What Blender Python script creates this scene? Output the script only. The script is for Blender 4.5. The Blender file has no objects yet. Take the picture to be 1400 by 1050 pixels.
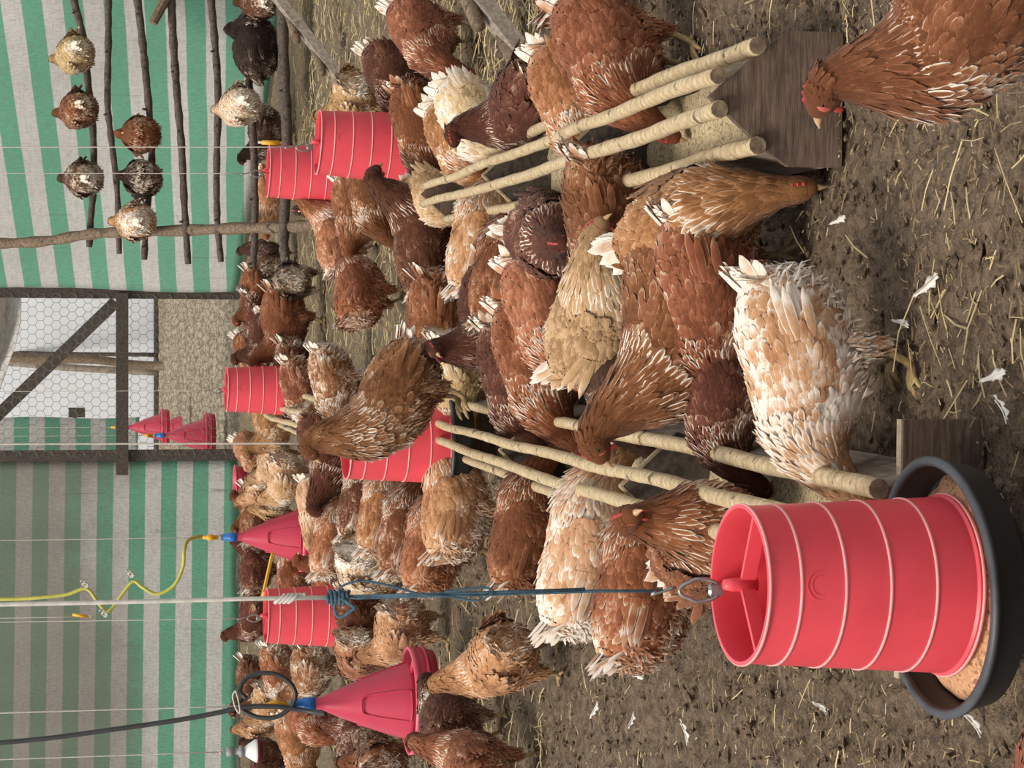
import bpy, math, random
import numpy as np
from mathutils import Vector, Matrix

random.seed(7)
RNG = np.random.default_rng(11)
SC = bpy.context.scene
COL = SC.collection

# ------------------------------------------------------------------ camera, sky, sun, exposure
# The photograph lies on its side: the world's "up" points to the left edge of the frame.
FPX, PITCH, CAMH = 3000.0, math.radians(12.0), 1.6
SP, CP = math.sin(PITCH), math.cos(PITCH)
cam_d = bpy.data.cameras.new('camera')
cam_d.sensor_fit = 'HORIZONTAL'
cam_d.sensor_width = 36.0
cam_d.lens = FPX / 1400.0 * 36.0
cam_d.clip_end = 200
cam = bpy.data.objects.new('camera', cam_d)
COL.objects.link(cam)
right = Vector((0, -SP, -CP)); up = Vector((1, 0, 0)); back = Vector((0, -CP, SP))
cam.matrix_world = Matrix(((right.x, up.x, back.x, 0), (right.y, up.y, back.y, 0),
                           (right.z, up.z, back.z, CAMH), (0, 0, 0, 1)))
SC.camera = cam

world = bpy.data.worlds.new('daylight'); SC.world = world
world.use_nodes = True
wbg = world.node_tree.nodes['Background']
wbg.inputs['Color'].default_value = (0.93, 0.96, 1.0, 1)
wbg.inputs['Strength'].default_value = 0.62
sun_d = bpy.data.lights.new('sun', 'SUN')
sun_d.energy = 2.3; sun_d.angle = math.radians(24); sun_d.color = (1.0, 0.94, 0.85)
sun = bpy.data.objects.new('sun', sun_d); COL.objects.link(sun)
sdir = Vector((0.5, 0.42, -1.0)).normalized()
sun.rotation_euler = sdir.to_track_quat('-Z', 'Y').to_euler()
SC.view_settings.view_transform = 'Standard'
SC.view_settings.look = 'None'
SC.view_settings.exposure = 0.38
SC.view_settings.gamma = 1.0
SC.view_settings.use_curve_mapping = False

def P(x, y, zax):                       # photo pixel + depth along the lens axis -> point
    a = (1050 - y - 525) / FPX * zax; b = (x - 700) / FPX * zax
    return Vector((a, zax * CP - b * SP, CAMH - b * CP - zax * SP))
def G(x, y, z=0.0):                     # photo pixel -> point at height z
    b = (x - 700) / FPX
    return P(x, y, (CAMH - z) / (b * CP + SP))

# ------------------------------------------------------------------ helpers
def lin(r, g, b):
    f = lambda c: (c / 255 / 12.92) if c / 255 <= 0.04045 else ((c / 255 + 0.055) / 1.055) ** 2.4
    return (f(r), f(g), f(b), 1.0)

class NT:
    """tiny node-tree writer"""
    def __init__(self, name):
        self.m = bpy.data.materials.new(name); self.m.use_nodes = True
        self.t = self.m.node_tree; self.b = self.t.nodes['Principled BSDF']
    def n(self, kind, **kw):
        nd = self.t.nodes.new('ShaderNode' + kind)
        for k, v in kw.items():
            if k.startswith('in_'):
                nd.inputs[int(k[3:]) if k[3:].isdigit() else k[3:].replace('_', ' ')].default_value = v
            else: setattr(nd, k, v)
        return nd
    def l(self, a, b): self.t.links.new(a, b)
    def coord(self, out='Object', scale=(1, 1, 1), rot=(0, 0, 0)):
        c = self.n('TexCoord'); mp = self.n('Mapping')
        mp.inputs['Scale'].default_value = scale; mp.inputs['Rotation'].default_value = rot
        self.l(c.outputs[out], mp.inputs['Vector']); return mp.outputs[0]
    def noise(self, vec, scale, detail=4, rough=0.6):
        nd = self.n('TexNoise'); nd.inputs['Scale'].default_value = scale
        nd.inputs['Detail'].default_value = detail; nd.inputs['Roughness'].default_value = rough
        if vec is not None: self.l(vec, nd.inputs['Vector'])
        return nd.outputs['Fac']
    def math(self, op, a, b=0.0, c=0.0, clamp=False):
        nd = self.n('Math', operation=op, use_clamp=clamp)
        for i, v in enumerate((a, b, c)):
            if isinstance(v, (int, float)): nd.inputs[i].default_value = v
            else: self.l(v, nd.inputs[i])
        return nd.outputs[0]
    def smooth(self, v, lo, hi):
        nd = self.n('MapRange', interpolation_type='SMOOTHSTEP')
        self.l(v, nd.inputs[0]); nd.inputs[1].default_value = lo; nd.inputs[2].default_value = hi
        return nd.outputs[0]
    def mix(self, f, a, b, mode='MIX'):
        nd = self.n('Mix', data_type='RGBA', blend_type=mode)
        for i, v in ((0, f), (6, a), (7, b)):
            if isinstance(v, (int, float)): nd.inputs[i].default_value = v
            elif isinstance(v, tuple): nd.inputs[i].default_value = v
            else: self.l(v, nd.inputs[i])
        return nd.outputs[2]
    def done(self, col=None, rough=0.7, bump=None, strength=0.3, dist=0.01, **kw):
        if col is not None:
            if isinstance(col, tuple): self.b.inputs['Base Color'].default_value = col
            else: self.l(col, self.b.inputs['Base Color'])
        if isinstance(rough, (int, float)): self.b.inputs['Roughness'].default_value = rough
        else: self.l(rough, self.b.inputs['Roughness'])
        if bump is not None:
            bp = self.n('Bump'); bp.inputs['Strength'].default_value = strength; bp.inputs['Distance'].default_value = dist
            self.l(bump, bp.inputs['Height']); self.l(bp.outputs[0], self.b.inputs['Normal'])
        for k, v in kw.items(): self.b.inputs[k.replace('_', ' ')].default_value = v
        return self.m

def link(name, mesh, mat=None, parent=None, smooth=False):
    o = bpy.data.objects.new(name, mesh); COL.objects.link(o)
    if mat is not None and not mesh.materials: mesh.materials.append(mat)
    if parent is not None: o.parent = parent
    if smooth: mesh.polygons.foreach_set('use_smooth', [True] * len(mesh.polygons))
    return o
def tag(o, label=None, cat=None, group=None, kind=None):
    if label: o['label'] = label
    if cat: o['category'] = cat
    if group: o['group'] = group
    if kind: o['kind'] = kind
    return o
def empty(name, loc=(0, 0, 0), rz=0.0):
    o = bpy.data.objects.new(name, None); COL.objects.link(o)
    o.empty_display_size = 0.1
    o.location = loc; o.rotation_euler = (0, 0, rz); return o

class MB:
    def __init__(self): self.v = []; self.f = []
    def add(self, vs, fs):
        o = len(self.v); self.v += [tuple(p) for p in vs]; self.f += [tuple(i + o for i in f) for f in fs]; return self
    def box(self, c, s, rot=None):
        c = Vector(c); vs = []
        for dx in (-.5, .5):
            for dy in (-.5, .5):
                for dz in (-.5, .5):
                    p = Vector((dx * s[0], dy * s[1], dz * s[2]))
                    vs.append(c + (rot @ p if rot is not None else p))
        return self.add(vs, [(0, 1, 3, 2), (4, 6, 7, 5), (0, 4, 5, 1), (2, 3, 7, 6), (0, 2, 6, 4), (1, 5, 7, 3)])
    def bar(self, a, b, w, h, upv=(0, 0, 1)):       # box between two points
        a, b = Vector(a), Vector(b); x = (b - a).normalized(); y = Vector(upv).cross(x).normalized(); z = x.cross(y)
        vs = [p + y * sy * w / 2 + z * sz * h / 2 for p in (a, b) for sy in (-1, 1) for sz in (-1, 1)]
        return self.add(vs, [(0, 1, 3, 2), (4, 6, 7, 5), (0, 4, 5, 1), (2, 3, 7, 6), (0, 2, 6, 4), (1, 5, 7, 3)])
    def tube(self, pts, r, n=8, cap=True):
        pts = [Vector(p) for p in pts]; m = len(pts)
        rr = r if isinstance(r, (list, tuple)) else [r] * m
        vs = []; side = None
        for i in range(m):
            t = (pts[min(i + 1, m - 1)] - pts[max(i - 1, 0)]).normalized()
            if side is None:
                side = t.orthogonal().normalized()
            side = (side - t * side.dot(t)).normalized(); q = t.cross(side)
            for k in range(n):
                a = 2 * math.pi * k / n
                vs.append(pts[i] + (side * math.cos(a) + q * math.sin(a)) * rr[i])
        fs = [(i * n + k, i * n + (k + 1) % n, (i + 1) * n + (k + 1) % n, (i + 1) * n + k) for i in range(m - 1) for k in range(n)]
        if cap: fs += [tuple(range(n))[::-1], tuple((m - 1) * n + k for k in range(n))]
        return self.add(vs, fs)
    def lathe(self, prof, n=40, closed=False, c=(0, 0, 0)):
        vs = [(c[0] + r * math.cos(2 * math.pi * k / n), c[1] + r * math.sin(2 * math.pi * k / n), c[2] + z) for r, z in prof for k in range(n)]
        m = len(prof)
        fs = [(i * n + k, i * n + (k + 1) % n, ((i + 1) % m) * n + (k + 1) % n, ((i + 1) % m) * n + k)
              for i in range(m if closed else m - 1) for k in range(n)]
        return self.add(vs, fs)
    def prism(self, poly, axis_off, tr):             # polygon (2d) swept between axis_off[0..1]; tr maps (a,b,t)->xyz
        n = len(poly)
        vs = [tr(a, b, t) for t in axis_off for a, b in poly]
        fs = [tuple(range(n))[::-1], tuple(range(n, 2 * n))] + [(i, (i + 1) % n, n + (i + 1) % n, n + i) for i in range(n)]
        return self.add(vs, fs)
    def ball(self, c, r, n=10, m=6):
        c = Vector(c); r = r if isinstance(r, tuple) else (r, r, r); vs = []
        for i in range(m + 1):
            th = math.pi * i / m
            for k in range(n):
                a = 2 * math.pi * k / n
                vs.append(c + Vector((r[0] * math.sin(th) * math.cos(a), r[1] * math.sin(th) * math.sin(a), r[2] * math.cos(th))))
        return self.add(vs, [(i * n + k, (i + 1) * n + k, (i + 1) * n + (k + 1) % n, i * n + (k + 1) % n) for i in range(m) for k in range(n)])
    def mesh(self, name):
        me = bpy.data.meshes.new(name); me.from_pydata(self.v, [], self.f); me.update(); return me
    def build(self, name, mat, parent=None, smooth=False): return link(name, self.mesh(name), mat, parent, smooth)

def crom(pts, n):                        # Catmull-Rom through points
    pts = [np.array(p, float) for p in pts]
    q = [2 * pts[0] - pts[1]] + pts + [2 * pts[-1] - pts[-2]]
    out = []
    for i in range(1, len(q) - 2):
        for k in range(n):
            t = k / n
            out.append(0.5 * ((2 * q[i]) + (-q[i - 1] + q[i + 1]) * t + (2 * q[i - 1] - 5 * q[i] + 4 * q[i + 1] - q[i + 2]) * t * t
                              + (-q[i - 1] + 3 * q[i] - 3 * q[i + 1] + q[i + 2]) * t ** 3))
    out.append(q[-2]); return out

def vnoise(x, y, seed=0):
    xi = np.floor(x).astype(np.int64); yi = np.floor(y).astype(np.int64); fx = x - xi; fy = y - yi
    fx = fx * fx * (3 - 2 * fx); fy = fy * fy * (3 - 2 * fy)
    def h(a, b):
        v = (a * 374761393 + b * 668265263 + seed * 974711) & 0x7fffffff
        v = ((v ^ (v >> 13)) * 1274126177) & 0x7fffffff
        return ((v ^ (v >> 16)) & 0xffff) / 65535.0
    return (h(xi, yi) * (1 - fx) + h(xi + 1, yi) * fx) * (1 - fy) + (h(xi, yi + 1) * (1 - fx) + h(xi + 1, yi + 1) * fx) * fy

# ------------------------------------------------------------------ materials
def m_dirt():
    k = NT('trodden_earth'); v = k.coord()
    n1 = k.noise(v, 2.2, 5); n2 = k.noise(v, 30, 6, 0.75); n3 = k.noise(v, 150, 4, 0.75)
    c = k.mix(k.smooth(n2, .36, .64), lin(98, 79, 61), lin(158, 133, 105))
    c = k.mix(k.math('MULTIPLY', k.smooth(n3, .52, .66), .75), c, lin(168, 147, 120))
    c = k.mix(k.math('MULTIPLY', k.smooth(n3, .45, .36), .5), c, lin(62, 49, 38))
    sx = k.n('SeparateXYZ'); k.l(v, sx.inputs[0])
    # straw litter trodden into the earth further back
    far = k.smooth(k.math('ADD', sx.outputs['Y'], k.math('MULTIPLY', n1, 3.5)), 7.5, 13.0)
    fb = k.noise(v, 60, 4, .7)
    straw = k.mix(k.smooth(fb, .35, .65), lin(112, 96, 74), lin(168, 150, 116))
    c = k.mix(k.math('MULTIPLY', far, .72), c, straw)
    vb = k.smooth(sx.outputs['Y'], 18.4, 19.4)
    c = k.mix(k.math('MULTIPLY', vb, .6), c, k.mix(k.smooth(k.noise(k.coord('Object', (16, 5, 16)), 1, 4, .8), .42, .58), lin(122, 104, 84), lin(222, 206, 178)))
    h = k.math('ADD', k.math('MULTIPLY', n2, 1.0), k.math('MULTIPLY', n3, .45))
    return k.done(c, .95, h, 1.0, .03)

def m_wood(name, a, b, scale=1.0, stain=None, rough=.85, grain=(40, 6, 40)):
    k = NT(name); v = k.coord('Generated', (2 * scale, 2 * scale, 2 * scale)); w = k.coord('Object', grain)
    n1 = k.noise(w, 1.6, 5, .65); n2 = k.noise(k.coord('Object', (9, 9, 9)), 1, 4)
    c = k.mix(k.smooth(n1, .3, .7), a, b)
    if stain is not None: c = k.mix(k.smooth(n2, .5, .72), c, stain)
    return k.done(c, rough, n1, .5, .004)

def m_branch(name, a, b, knot, ring=90):
    k = NT(name); v = k.coord('Object'); n1 = k.noise(v, 18, 4); n2 = k.noise(v, 60, 3)
    c = k.mix(k.smooth(n2, .3, .7), a, b)
    # small dark rings and knots across the bark
    w = k.n('TexWave', wave_type='BANDS', bands_direction='Y'); w.inputs['Scale'].default_value = ring / 10
    w.inputs['Distortion'].default_value = 6; w.inputs['Detail'].default_value = 3; k.l(v, w.inputs['Vector'])
    nb = k.noise(k.coord('Object', (30, 70, 30)), 1, 4, .7)
    c = k.mix(k.math('MULTIPLY', k.smooth(nb, .5, .75), .6), c, knot)
    c = k.mix(k.math('MULTIPLY', k.smooth(w.outputs['Fac'], .9, 1.0), .28), c, knot)
    c = k.mix(k.smooth(n1, .60, .68), c, knot)
    return k.done(c, .8, n2, .5, .004)

def m_plain(name, c, rough=.5, var=.12, sc=14, bump=0.0, **kw):
    k = NT(name); n = k.noise(k.coord(), sc, 5)
    d = tuple(x * (1 - var * 2.2) for x in c[:3]) + (1,)
    col = k.mix(k.smooth(n, .35, .75), c, d)
    return k.done(col, rough, n if bump else None, bump, .004, **kw)

def m_red(name, c, dirt):
    k = NT(name); v = k.coord(); n = k.noise(v, 9, 5); g = k.noise(k.coord('Object', (60, 60, 9)), 1, 4, .7)
    col = k.mix(k.smooth(n, .35, .8), c, tuple(x * .86 for x in c[:3]) + (1,))
    col = k.mix(k.math('MULTIPLY', k.smooth(g, .66, .78), .45), col, dirt)
    k.b.inputs['Subsurface Weight'].default_value = .0
    return k.done(col, .42, n, .06, .003)

def m_curtain(name, shaded, off, slope, period):
    k = NT(name); v = k.coord(); sx = k.n('SeparateXYZ'); k.l(v, sx.inputs[0])
    z = k.math('ADD', sx.outputs['Z'], k.math('MULTIPLY', sx.outputs['X'], slope))
    z = k.math('ADD', z, off)
    fr = k.math('FRACT', k.math('DIVIDE', z, period))
    e = k.math('ABSOLUTE', k.math('SUBTRACT', fr, .5))
    f = k.smooth(e, .235, .265)
    weave = k.noise(k.coord('Object', (90, 90, 26)), 1, 2)
    weave2 = k.noise(k.coord('Object', (8, 8, 60)), 1, 3)
    c = k.mix(f, lin(104, 166, 138), lin(204, 200, 194))
    c = k.mix(k.math('MULTIPLY', k.smooth(weave, .35, .7), .25), c, lin(70, 80, 72))
    c = k.mix(k.math('MULTIPLY', k.smooth(weave2, .4, .75), .22), c, lin(120, 116, 108))
    # shade painted into the upper cloth, with ragged edges; then dirt streaks
    n = k.noise(v, .9, 5, .6); st = k.noise(k.coord('Object', (14, 14, 1.1)), 1, 5, .7)
    if shaded:
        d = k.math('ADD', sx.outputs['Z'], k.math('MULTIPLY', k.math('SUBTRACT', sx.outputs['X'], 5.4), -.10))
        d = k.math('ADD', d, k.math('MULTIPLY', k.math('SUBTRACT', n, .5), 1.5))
        shade = k.math('MULTIPLY', k.smooth(d, .55, 1.35), .66)
        c = k.mix(shade, c, lin(112, 100, 88))
    c = k.mix(k.math('MULTIPLY', k.smooth(st, .6, .74), .45), c, lin(92, 84, 74))
    return k.done(c, .95, weave, .25, .01)

def m_feather():
    k = NT('feathers')
    a = k.n('Attribute', attribute_name='fc'); s = k.n('SeparateColor'); k.l(a.outputs['Color'], s.inputs[0])
    t, e, r = s.outputs[0], s.outputs[1], s.outputs[2]; reg = a.outputs['Alpha']
    oi = k.n('ObjectInfo'); base = oi.outputs['Color']; pale = oi.outputs['Alpha']
    tc = k.n('TexCoord'); ad = k.n('VectorMath', operation='ADD'); k.l(tc.outputs['Object'], ad.inputs[0])
    cmb = k.n('CombineXYZ'); rs = k.math('MULTIPLY', oi.outputs['Alpha'], 37.0)
    b3 = k.n('SeparateColor'); k.l(base, b3.inputs[0])
    k.l(rs, cmb.inputs[0]); k.l(k.math('MULTIPLY', b3.outputs[0], 91.0), cmb.inputs[1]); k.l(k.math('MULTIPLY', b3.outputs[1], 53.0), cmb.inputs[2])
    k.l(cmb.outputs[0], ad.inputs[1])
    patch = k.noise(ad.outputs[0], 11, 3, .55)
    p = k.math('ADD', reg, k.math('MULTIPLY', k.math('SUBTRACT', pale, .35), 1.0))
    p = k.math('ADD', p, k.math('MULTIPLY', k.math('SUBTRACT', patch, .5), k.math('ADD', 1.5, k.math('MULTIPLY', pale, 1.0))))
    p = k.math('ADD', p, k.math('MULTIPLY', k.math('SUBTRACT', r, .5), .36))
    lace = k.math('MULTIPLY', k.smooth(k.math('MAXIMUM', t, k.math('MULTIPLY', e, .9)), .62, 1.0), .30)
    p = k.math('ADD', p, lace)
    p = k.math('ADD', p, k.math('MULTIPLY', k.smooth(e, .55, 1.6), k.math('MULTIPLY', r, .85)))
    root = k.math('MULTIPLY', k.smooth(t, .5, .0), .15)
    p = k.math('SUBTRACT', p, root)
    dark = k.mix(1.0, base, (.5, .46, .42, 1), 'MULTIPLY')
    c = k.mix(k.smooth(p, -.15, .38), dark, base)
    mid = k.mix(.45, base, lin(226, 188, 150))
    c = k.mix(k.smooth(p, .36, .68), c, mid)
    c = k.mix(k.smooth(p, .62, 1.05), c, lin(244, 232, 216))
    fine = k.noise(tc.outputs['Object'], 260, 3, .7)
    # barbs: fine streaks running out from each feather's shaft
    bv = k.n('CombineXYZ'); k.l(k.math('ADD', k.math('MULTIPLY', t, 9.0), k.math('MULTIPLY', e, -5.0)), bv.inputs[0]); k.l(k.math('MULTIPLY', r, 80.0), bv.inputs[1]); k.l(k.math('MULTIPLY', e, 1.2), bv.inputs[2])
    barb = k.noise(bv.outputs[0], 1.0, 3, .7)
    c = k.mix(k.math('MULTIPLY', k.smooth(barb, .42, .7), .38), c, dark)
    c = k.mix(k.math('MULTIPLY', k.smooth(barb, .46, .3), .22), c, mid)
    c = k.mix(k.math('MULTIPLY', k.smooth(fine, .45, .8), .22), c, dark)
    k.b.inputs['Sheen Weight'].default_value = .08
    return k.done(c, .85, k.math('ADD', fine, barb), .4, .002, Specular_IOR_Level=.12)

def m_feed(name, a, b, d):
    k = NT(name); v = k.coord(); vo = k.n('TexVoronoi'); vo.inputs['Scale'].default_value = 170; k.l(v, vo.inputs['Vector'])
    n = k.noise(v, 30, 4); rr = k.n('SeparateColor'); k.l(vo.outputs['Color'], rr.inputs[0])
    c = k.mix(rr.outputs[0], a, b); c = k.mix(k.smooth(rr.outputs[1], .8, .95), c, d)
    c = k.mix(k.smooth(n, .58, .75), c, d)
    return k.done(c, .9, vo.outputs['Distance'], .5, .004)

M = dict(
    dirt=m_dirt(),
    dark_wood=m_wood('dark_weathered_timber', lin(58, 50, 44), lin(92, 82, 72)),
    grey_wood=m_wood('grey_weathered_board', lin(120, 108, 94), lin(164, 150, 132), stain=lin(92, 80, 68)),
    brown_board=m_wood('brown_plywood', lin(78, 61, 50), lin(122, 100, 82), stain=lin(68, 54, 45), grain=(7, 60, 75)),
    cut_edge=m_wood('pale_cut_edge', lin(150, 130, 106), lin(186, 166, 138)),
    birch=m_branch('peeled_pole_bark', lin(174, 150, 112), lin(206, 184, 146), lin(104, 84, 60)),
    perch=m_branch('dark_perch_bark', lin(70, 58, 52), lin(104, 90, 80), lin(48, 40, 36)),
    bark=m_branch('grey_brown_bark', lin(96, 78, 62), lin(138, 116, 92), lin(66, 54, 44)),
    red=m_red('red_plastic', lin(234, 78, 88), lin(150, 60, 54)),
    band=m_plain('pale_red_plastic_band', lin(250, 170, 166), .45, .04),
    bell=m_red('dark_red_plastic', lin(200, 56, 80), lin(146, 60, 62)),
    bell_light=m_plain('light_red_plastic_edge', lin(214, 84, 100), .4, .05),
    black=m_plain('black_rubber_plastic', lin(34, 34, 36), .45, .2),
    blackrim=m_plain('scuffed_grey_black_rim', lin(72, 74, 78), .5, .2),
    metal=m_plain('galvanised_metal', lin(168, 166, 160), .35, .15, Metallic=.85),
    rope=m_plain('white_twine', lin(212, 204, 190), .9, .12, 60),
    blue=m_plain('blue_grey_cord', lin(74, 100, 114), .9, .2, 80),
    yellow=m_plain('yellow_plastic', lin(240, 176, 40), .45, .06),
    yhose=m_plain('yellow_green_hose', lin(196, 190, 84), .5, .12),
    bhose=m_plain('black_hose', lin(52, 50, 48), .45, .2),
    bluep=m_plain('blue_plastic', lin(36, 112, 190), .4, .08),
    greyp=m_plain('grey_plastic', lin(150, 150, 146), .5, .1),
    white=m_plain('white_plastic', lin(236, 236, 232), .4, .04),
    film=m_plain('white_plastic_film', lin(236, 239, 243), .6, .03, 3),
    wire=m_plain('rusty_wire', lin(132, 126, 116), .5, .2),
    darkred=m_plain('dark_red_plastic_cup', lin(92, 20, 32), .4, .1),
    comb=m_plain('red_comb_skin', lin(190, 66, 66), .6, .15, 60),
    face=m_plain('pinkish_face_skin', lin(188, 92, 82), .7, .2, 80),
    beak=m_plain('horn_beak', lin(206, 164, 122), .5, .12, 60),
    eye=m_plain('amber_eye', lin(40, 22, 12), .15, .1),
    leg=m_plain('yellow_scaly_leg', lin(172, 144, 98), .65, .2, 90, .3),
    straw=m_plain('pale_straw', lin(206, 184, 136), .7, .25, 6),
    straw_dark=m_plain('brown_old_straw', lin(142, 118, 84), .85, .3, 9),
    feather=m_feather(),
    quill=m_plain('white_feather', lin(226, 220, 210), .8, .1, 40),
    feed=m_feed('ground_grain_feed', lin(186, 164, 124), lin(222, 204, 166), lin(138, 118, 90)),
    pellets=m_feed('orange_tan_feed', lin(216, 170, 128), lin(194, 142, 100), lin(150, 108, 76)),
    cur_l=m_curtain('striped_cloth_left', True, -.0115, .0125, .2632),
    cur_r=m_curtain('striped_cloth_right', False, .079, -.15, .2735),
    cur_b=m_curtain('striped_cloth_back', False, .1, .0, .36),
    tarp=m_plain('grey_tarp', lin(206, 200, 192), .8, .2, 5),
)
# ------------------------------------------------------------------ the floor
def make_floor():
    ys = [1.2]
    while ys[-1] < 46: ys.append(ys[-1] + max(.012, .0065 * ys[-1]))
    ys = np.array(ys); ss = np.concatenate(([-14, -5, -2.2], np.linspace(-1, 1, 380), [2.2, 5, 14]))
    Y, S = np.meshgrid(ys, ss, indexing='ij'); X = S * (.5 + .2 * Y)
    z = (vnoise(X * 3, Y * 3, 1) - .5) * .02 + (vnoise(X * 14, Y * 14, 2) - .5) * .018 + (vnoise(X * 34, Y * 34, 3) - .5) * .018 + (vnoise(X * 70, Y * 70, 4) - .5) * .014
    z -= .004
    V = np.stack((X, Y, z), -1).reshape(-1, 3); ny, nx = X.shape
    i = np.arange(ny - 1)[:, None] * nx + np.arange(nx - 1)[None]
    F = np.stack((i, i + 1, i + nx + 1, i + nx), -1).reshape(-1, 4)
    me = bpy.data.meshes.new('floor')
    me.vertices.add(len(V)); me.vertices.foreach_set('co', V.ravel())
    me.loops.add(F.size); me.loops.foreach_set('vertex_index', F.ravel().astype(np.int32))
    me.polygons.add(len(F)); me.polygons.foreach_set('loop_start', np.arange(0, F.size, 4, dtype=np.int32))
    me.update(); me.validate()
    return tag(link('floor', me, M['dirt']), 'brown trodden earth floor with straw litter', kind='structure')
make_floor()

def scatter_straw(name, label, n, mat, region, lmin, lmax, w, seed):
    r = np.random.default_rng(seed); mb = MB(); c = 0
    while c < n:
        x, y, dens = region(r)
        if r.random() > dens: continue
        L = r.uniform(lmin, lmax) * (.4 + .6 * r.random()); a = r.uniform(0, math.pi * 2); t = r.normal(0, .12); ww = w * r.uniform(.5, 1.2)
        d = Vector((math.cos(a), math.sin(a), t)); p = Vector((x, y, .008 + abs(t) * L * .5 + r.random() * .006))
        s = Vector((-d.y, d.x, 0)).normalized() * ww / 2; u = Vector((0, 0, ww * .5)); bend = Vector((0, 0, 1)) * r.uniform(-.0, .06) * L + s.normalized() * L * r.uniform(-.07, .07)
        A, B, Cc = p - d * L / 2, p + bend, p + d * L / 2
        mb.add([A - s, A + s, A + u, B - s, B + s, B + u, Cc - s, Cc + s, Cc + u],
               [(0, 3, 5, 2), (2, 5, 4, 1), (3, 6, 8, 5), (5, 8, 7, 4)])
        c += 1
    return tag(mb.build(name, mat), label, 'straw', kind='stuff')
def near_reg(r):
    y = 2.6 + 5.5 * r.random() ** 1.2; x = r.uniform(-1, 1) * (.3 + .2 * y)
    d = .12 + .6 * float(vnoise(np.array([x * 1.3 + 5]), np.array([y * 1.3]), 9)[0]) ** 2
    if x > .0 and y < 4.0: d += .3
    return x, y, min(d, 1)
def tangle_reg(r):
    return r.normal(.0, .22), 3.62 + r.normal(0, .16), .8
def mid_reg(r):
    y = 7 + 11 * r.random() ** 1.3; x = r.uniform(-1, 1) * (.3 + .2 * y)
    d = .08 + (.75 if (x > .15 and y < 14) else 0.1)
    return x, y, d
scatter_straw('loose_straw', 'pale straw stalks strewn over the near earth', 430, M['straw'], near_reg, .025, .15, .0034, 3)
scatter_straw('straw_tangle', 'tangle of long pale straw stalks behind the black pan', 42, M['straw'], tangle_reg, .08, .2, .0038, 12)
scatter_straw('straw_litter', 'short brown straw bits trodden into the near earth', 7000, M['straw_dark'], near_reg, .010, .05, .0032, 4)
scatter_straw('straw_chaff', 'tiny pale straw chaff sprinkled over the near earth', 2600, M['straw'], near_reg, .008, .032, .0026, 8)
scatter_straw('straw_bedding', 'pale straw bedding spread in the middle of the coop', 3600, M['straw'], mid_reg, .06, .2, .005, 5)
scatter_straw('old_bedding', 'brown old bedding in the middle of the coop', 3600, M['straw_dark'], mid_reg, .05, .16, .006, 6)

def clods(n=9000):
    r = np.random.default_rng(21); mb = MB()
    for _ in range(n):
        y = 2.6 + 7 * r.random() ** 1.35; x = r.uniform(-1, 1) * (.3 + .2 * y); s = r.uniform(.004, .011) * (1.0 if r.random() < .9 else 1.7)
        q = r.normal(0, .25, (6, 3)); b = np.array(((1, 0, 0), (-1, 0, 0), (0, 1, 0), (0, -1, 0), (0, 0, .8), (0, 0, -.8))) + q
        mb.add(b * s + np.array((x, y, .004)), [(0, 2, 4), (2, 1, 4), (1, 3, 4), (3, 0, 4), (2, 0, 5), (1, 2, 5), (3, 1, 5), (0, 3, 5)])
    tag(mb.build('earth_crumbs', M['dirt']), 'small crumbs of dark earth over the near floor', 'earth', kind='stuff')
clods()

# ------------------------------------------------------------------ back wall: striped cloth, gate, room behind
def cloth(name, a, b, z0, z1, mat, waves=.02, label='', nx=70, nz=40, ragged=.02, seed=1):
    a, b = Vector(a), Vector(b); d = (b - a); L = d.length; nrm = Vector((d.y, -d.x, 0)).normalized()
    o = empty_loc = a.copy()
    mb = MB(); vs = []
    for i in range(nx + 1):
        s = i / nx
        for j in range(nz + 1):
            t = j / nz
            w = waves * (math.sin(s * L * 5.3 + t * 2 + seed) * .6 + math.sin(s * L * 13 + seed * 3 + t) * .3 + .5 * math.sin(t * 9 + s * 4))
            z = z0 + (z1 - z0) * t
            if j == 0: z += ragged * math.sin(s * 37 + seed) * .7
            vs.append(Vector((s * d.x, s * d.y, 0)) + nrm * w + Vector((0, 0, z)))
    n2 = nz + 1
    fs = [(i * n2 + j, (i + 1) * n2 + j, (i + 1) * n2 + j + 1, i * n2 + j + 1) for i in range(nx) for j in range(nz)]
    me = MB().add(vs, fs).mesh(name); ob = link(name, me, mat, smooth=True); ob.location = a
    md = ob.modifiers.new('thickness', 'SOLIDIFY'); md.thickness = .004
    return tag(ob, label, kind='structure')

DB = 18.55            # distance of the back partition
xl = lambda y, d: (1050 - y - 525) / FPX * (d * CP + CAMH * SP)     # approx lateral at distance d
XPL, XPR = P(200, 622, 18.4).x, P(200, 402, 18.4).x
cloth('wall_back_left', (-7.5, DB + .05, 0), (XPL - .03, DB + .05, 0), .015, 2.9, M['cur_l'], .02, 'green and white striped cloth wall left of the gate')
cloth('wall_back_right', (XPR + .03, DB - .15, 0), (4.0, 12.48, 0), .03, 2.9, M['cur_r'], .03, 'green and white striped cloth wall behind the roost', seed=2)

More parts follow.
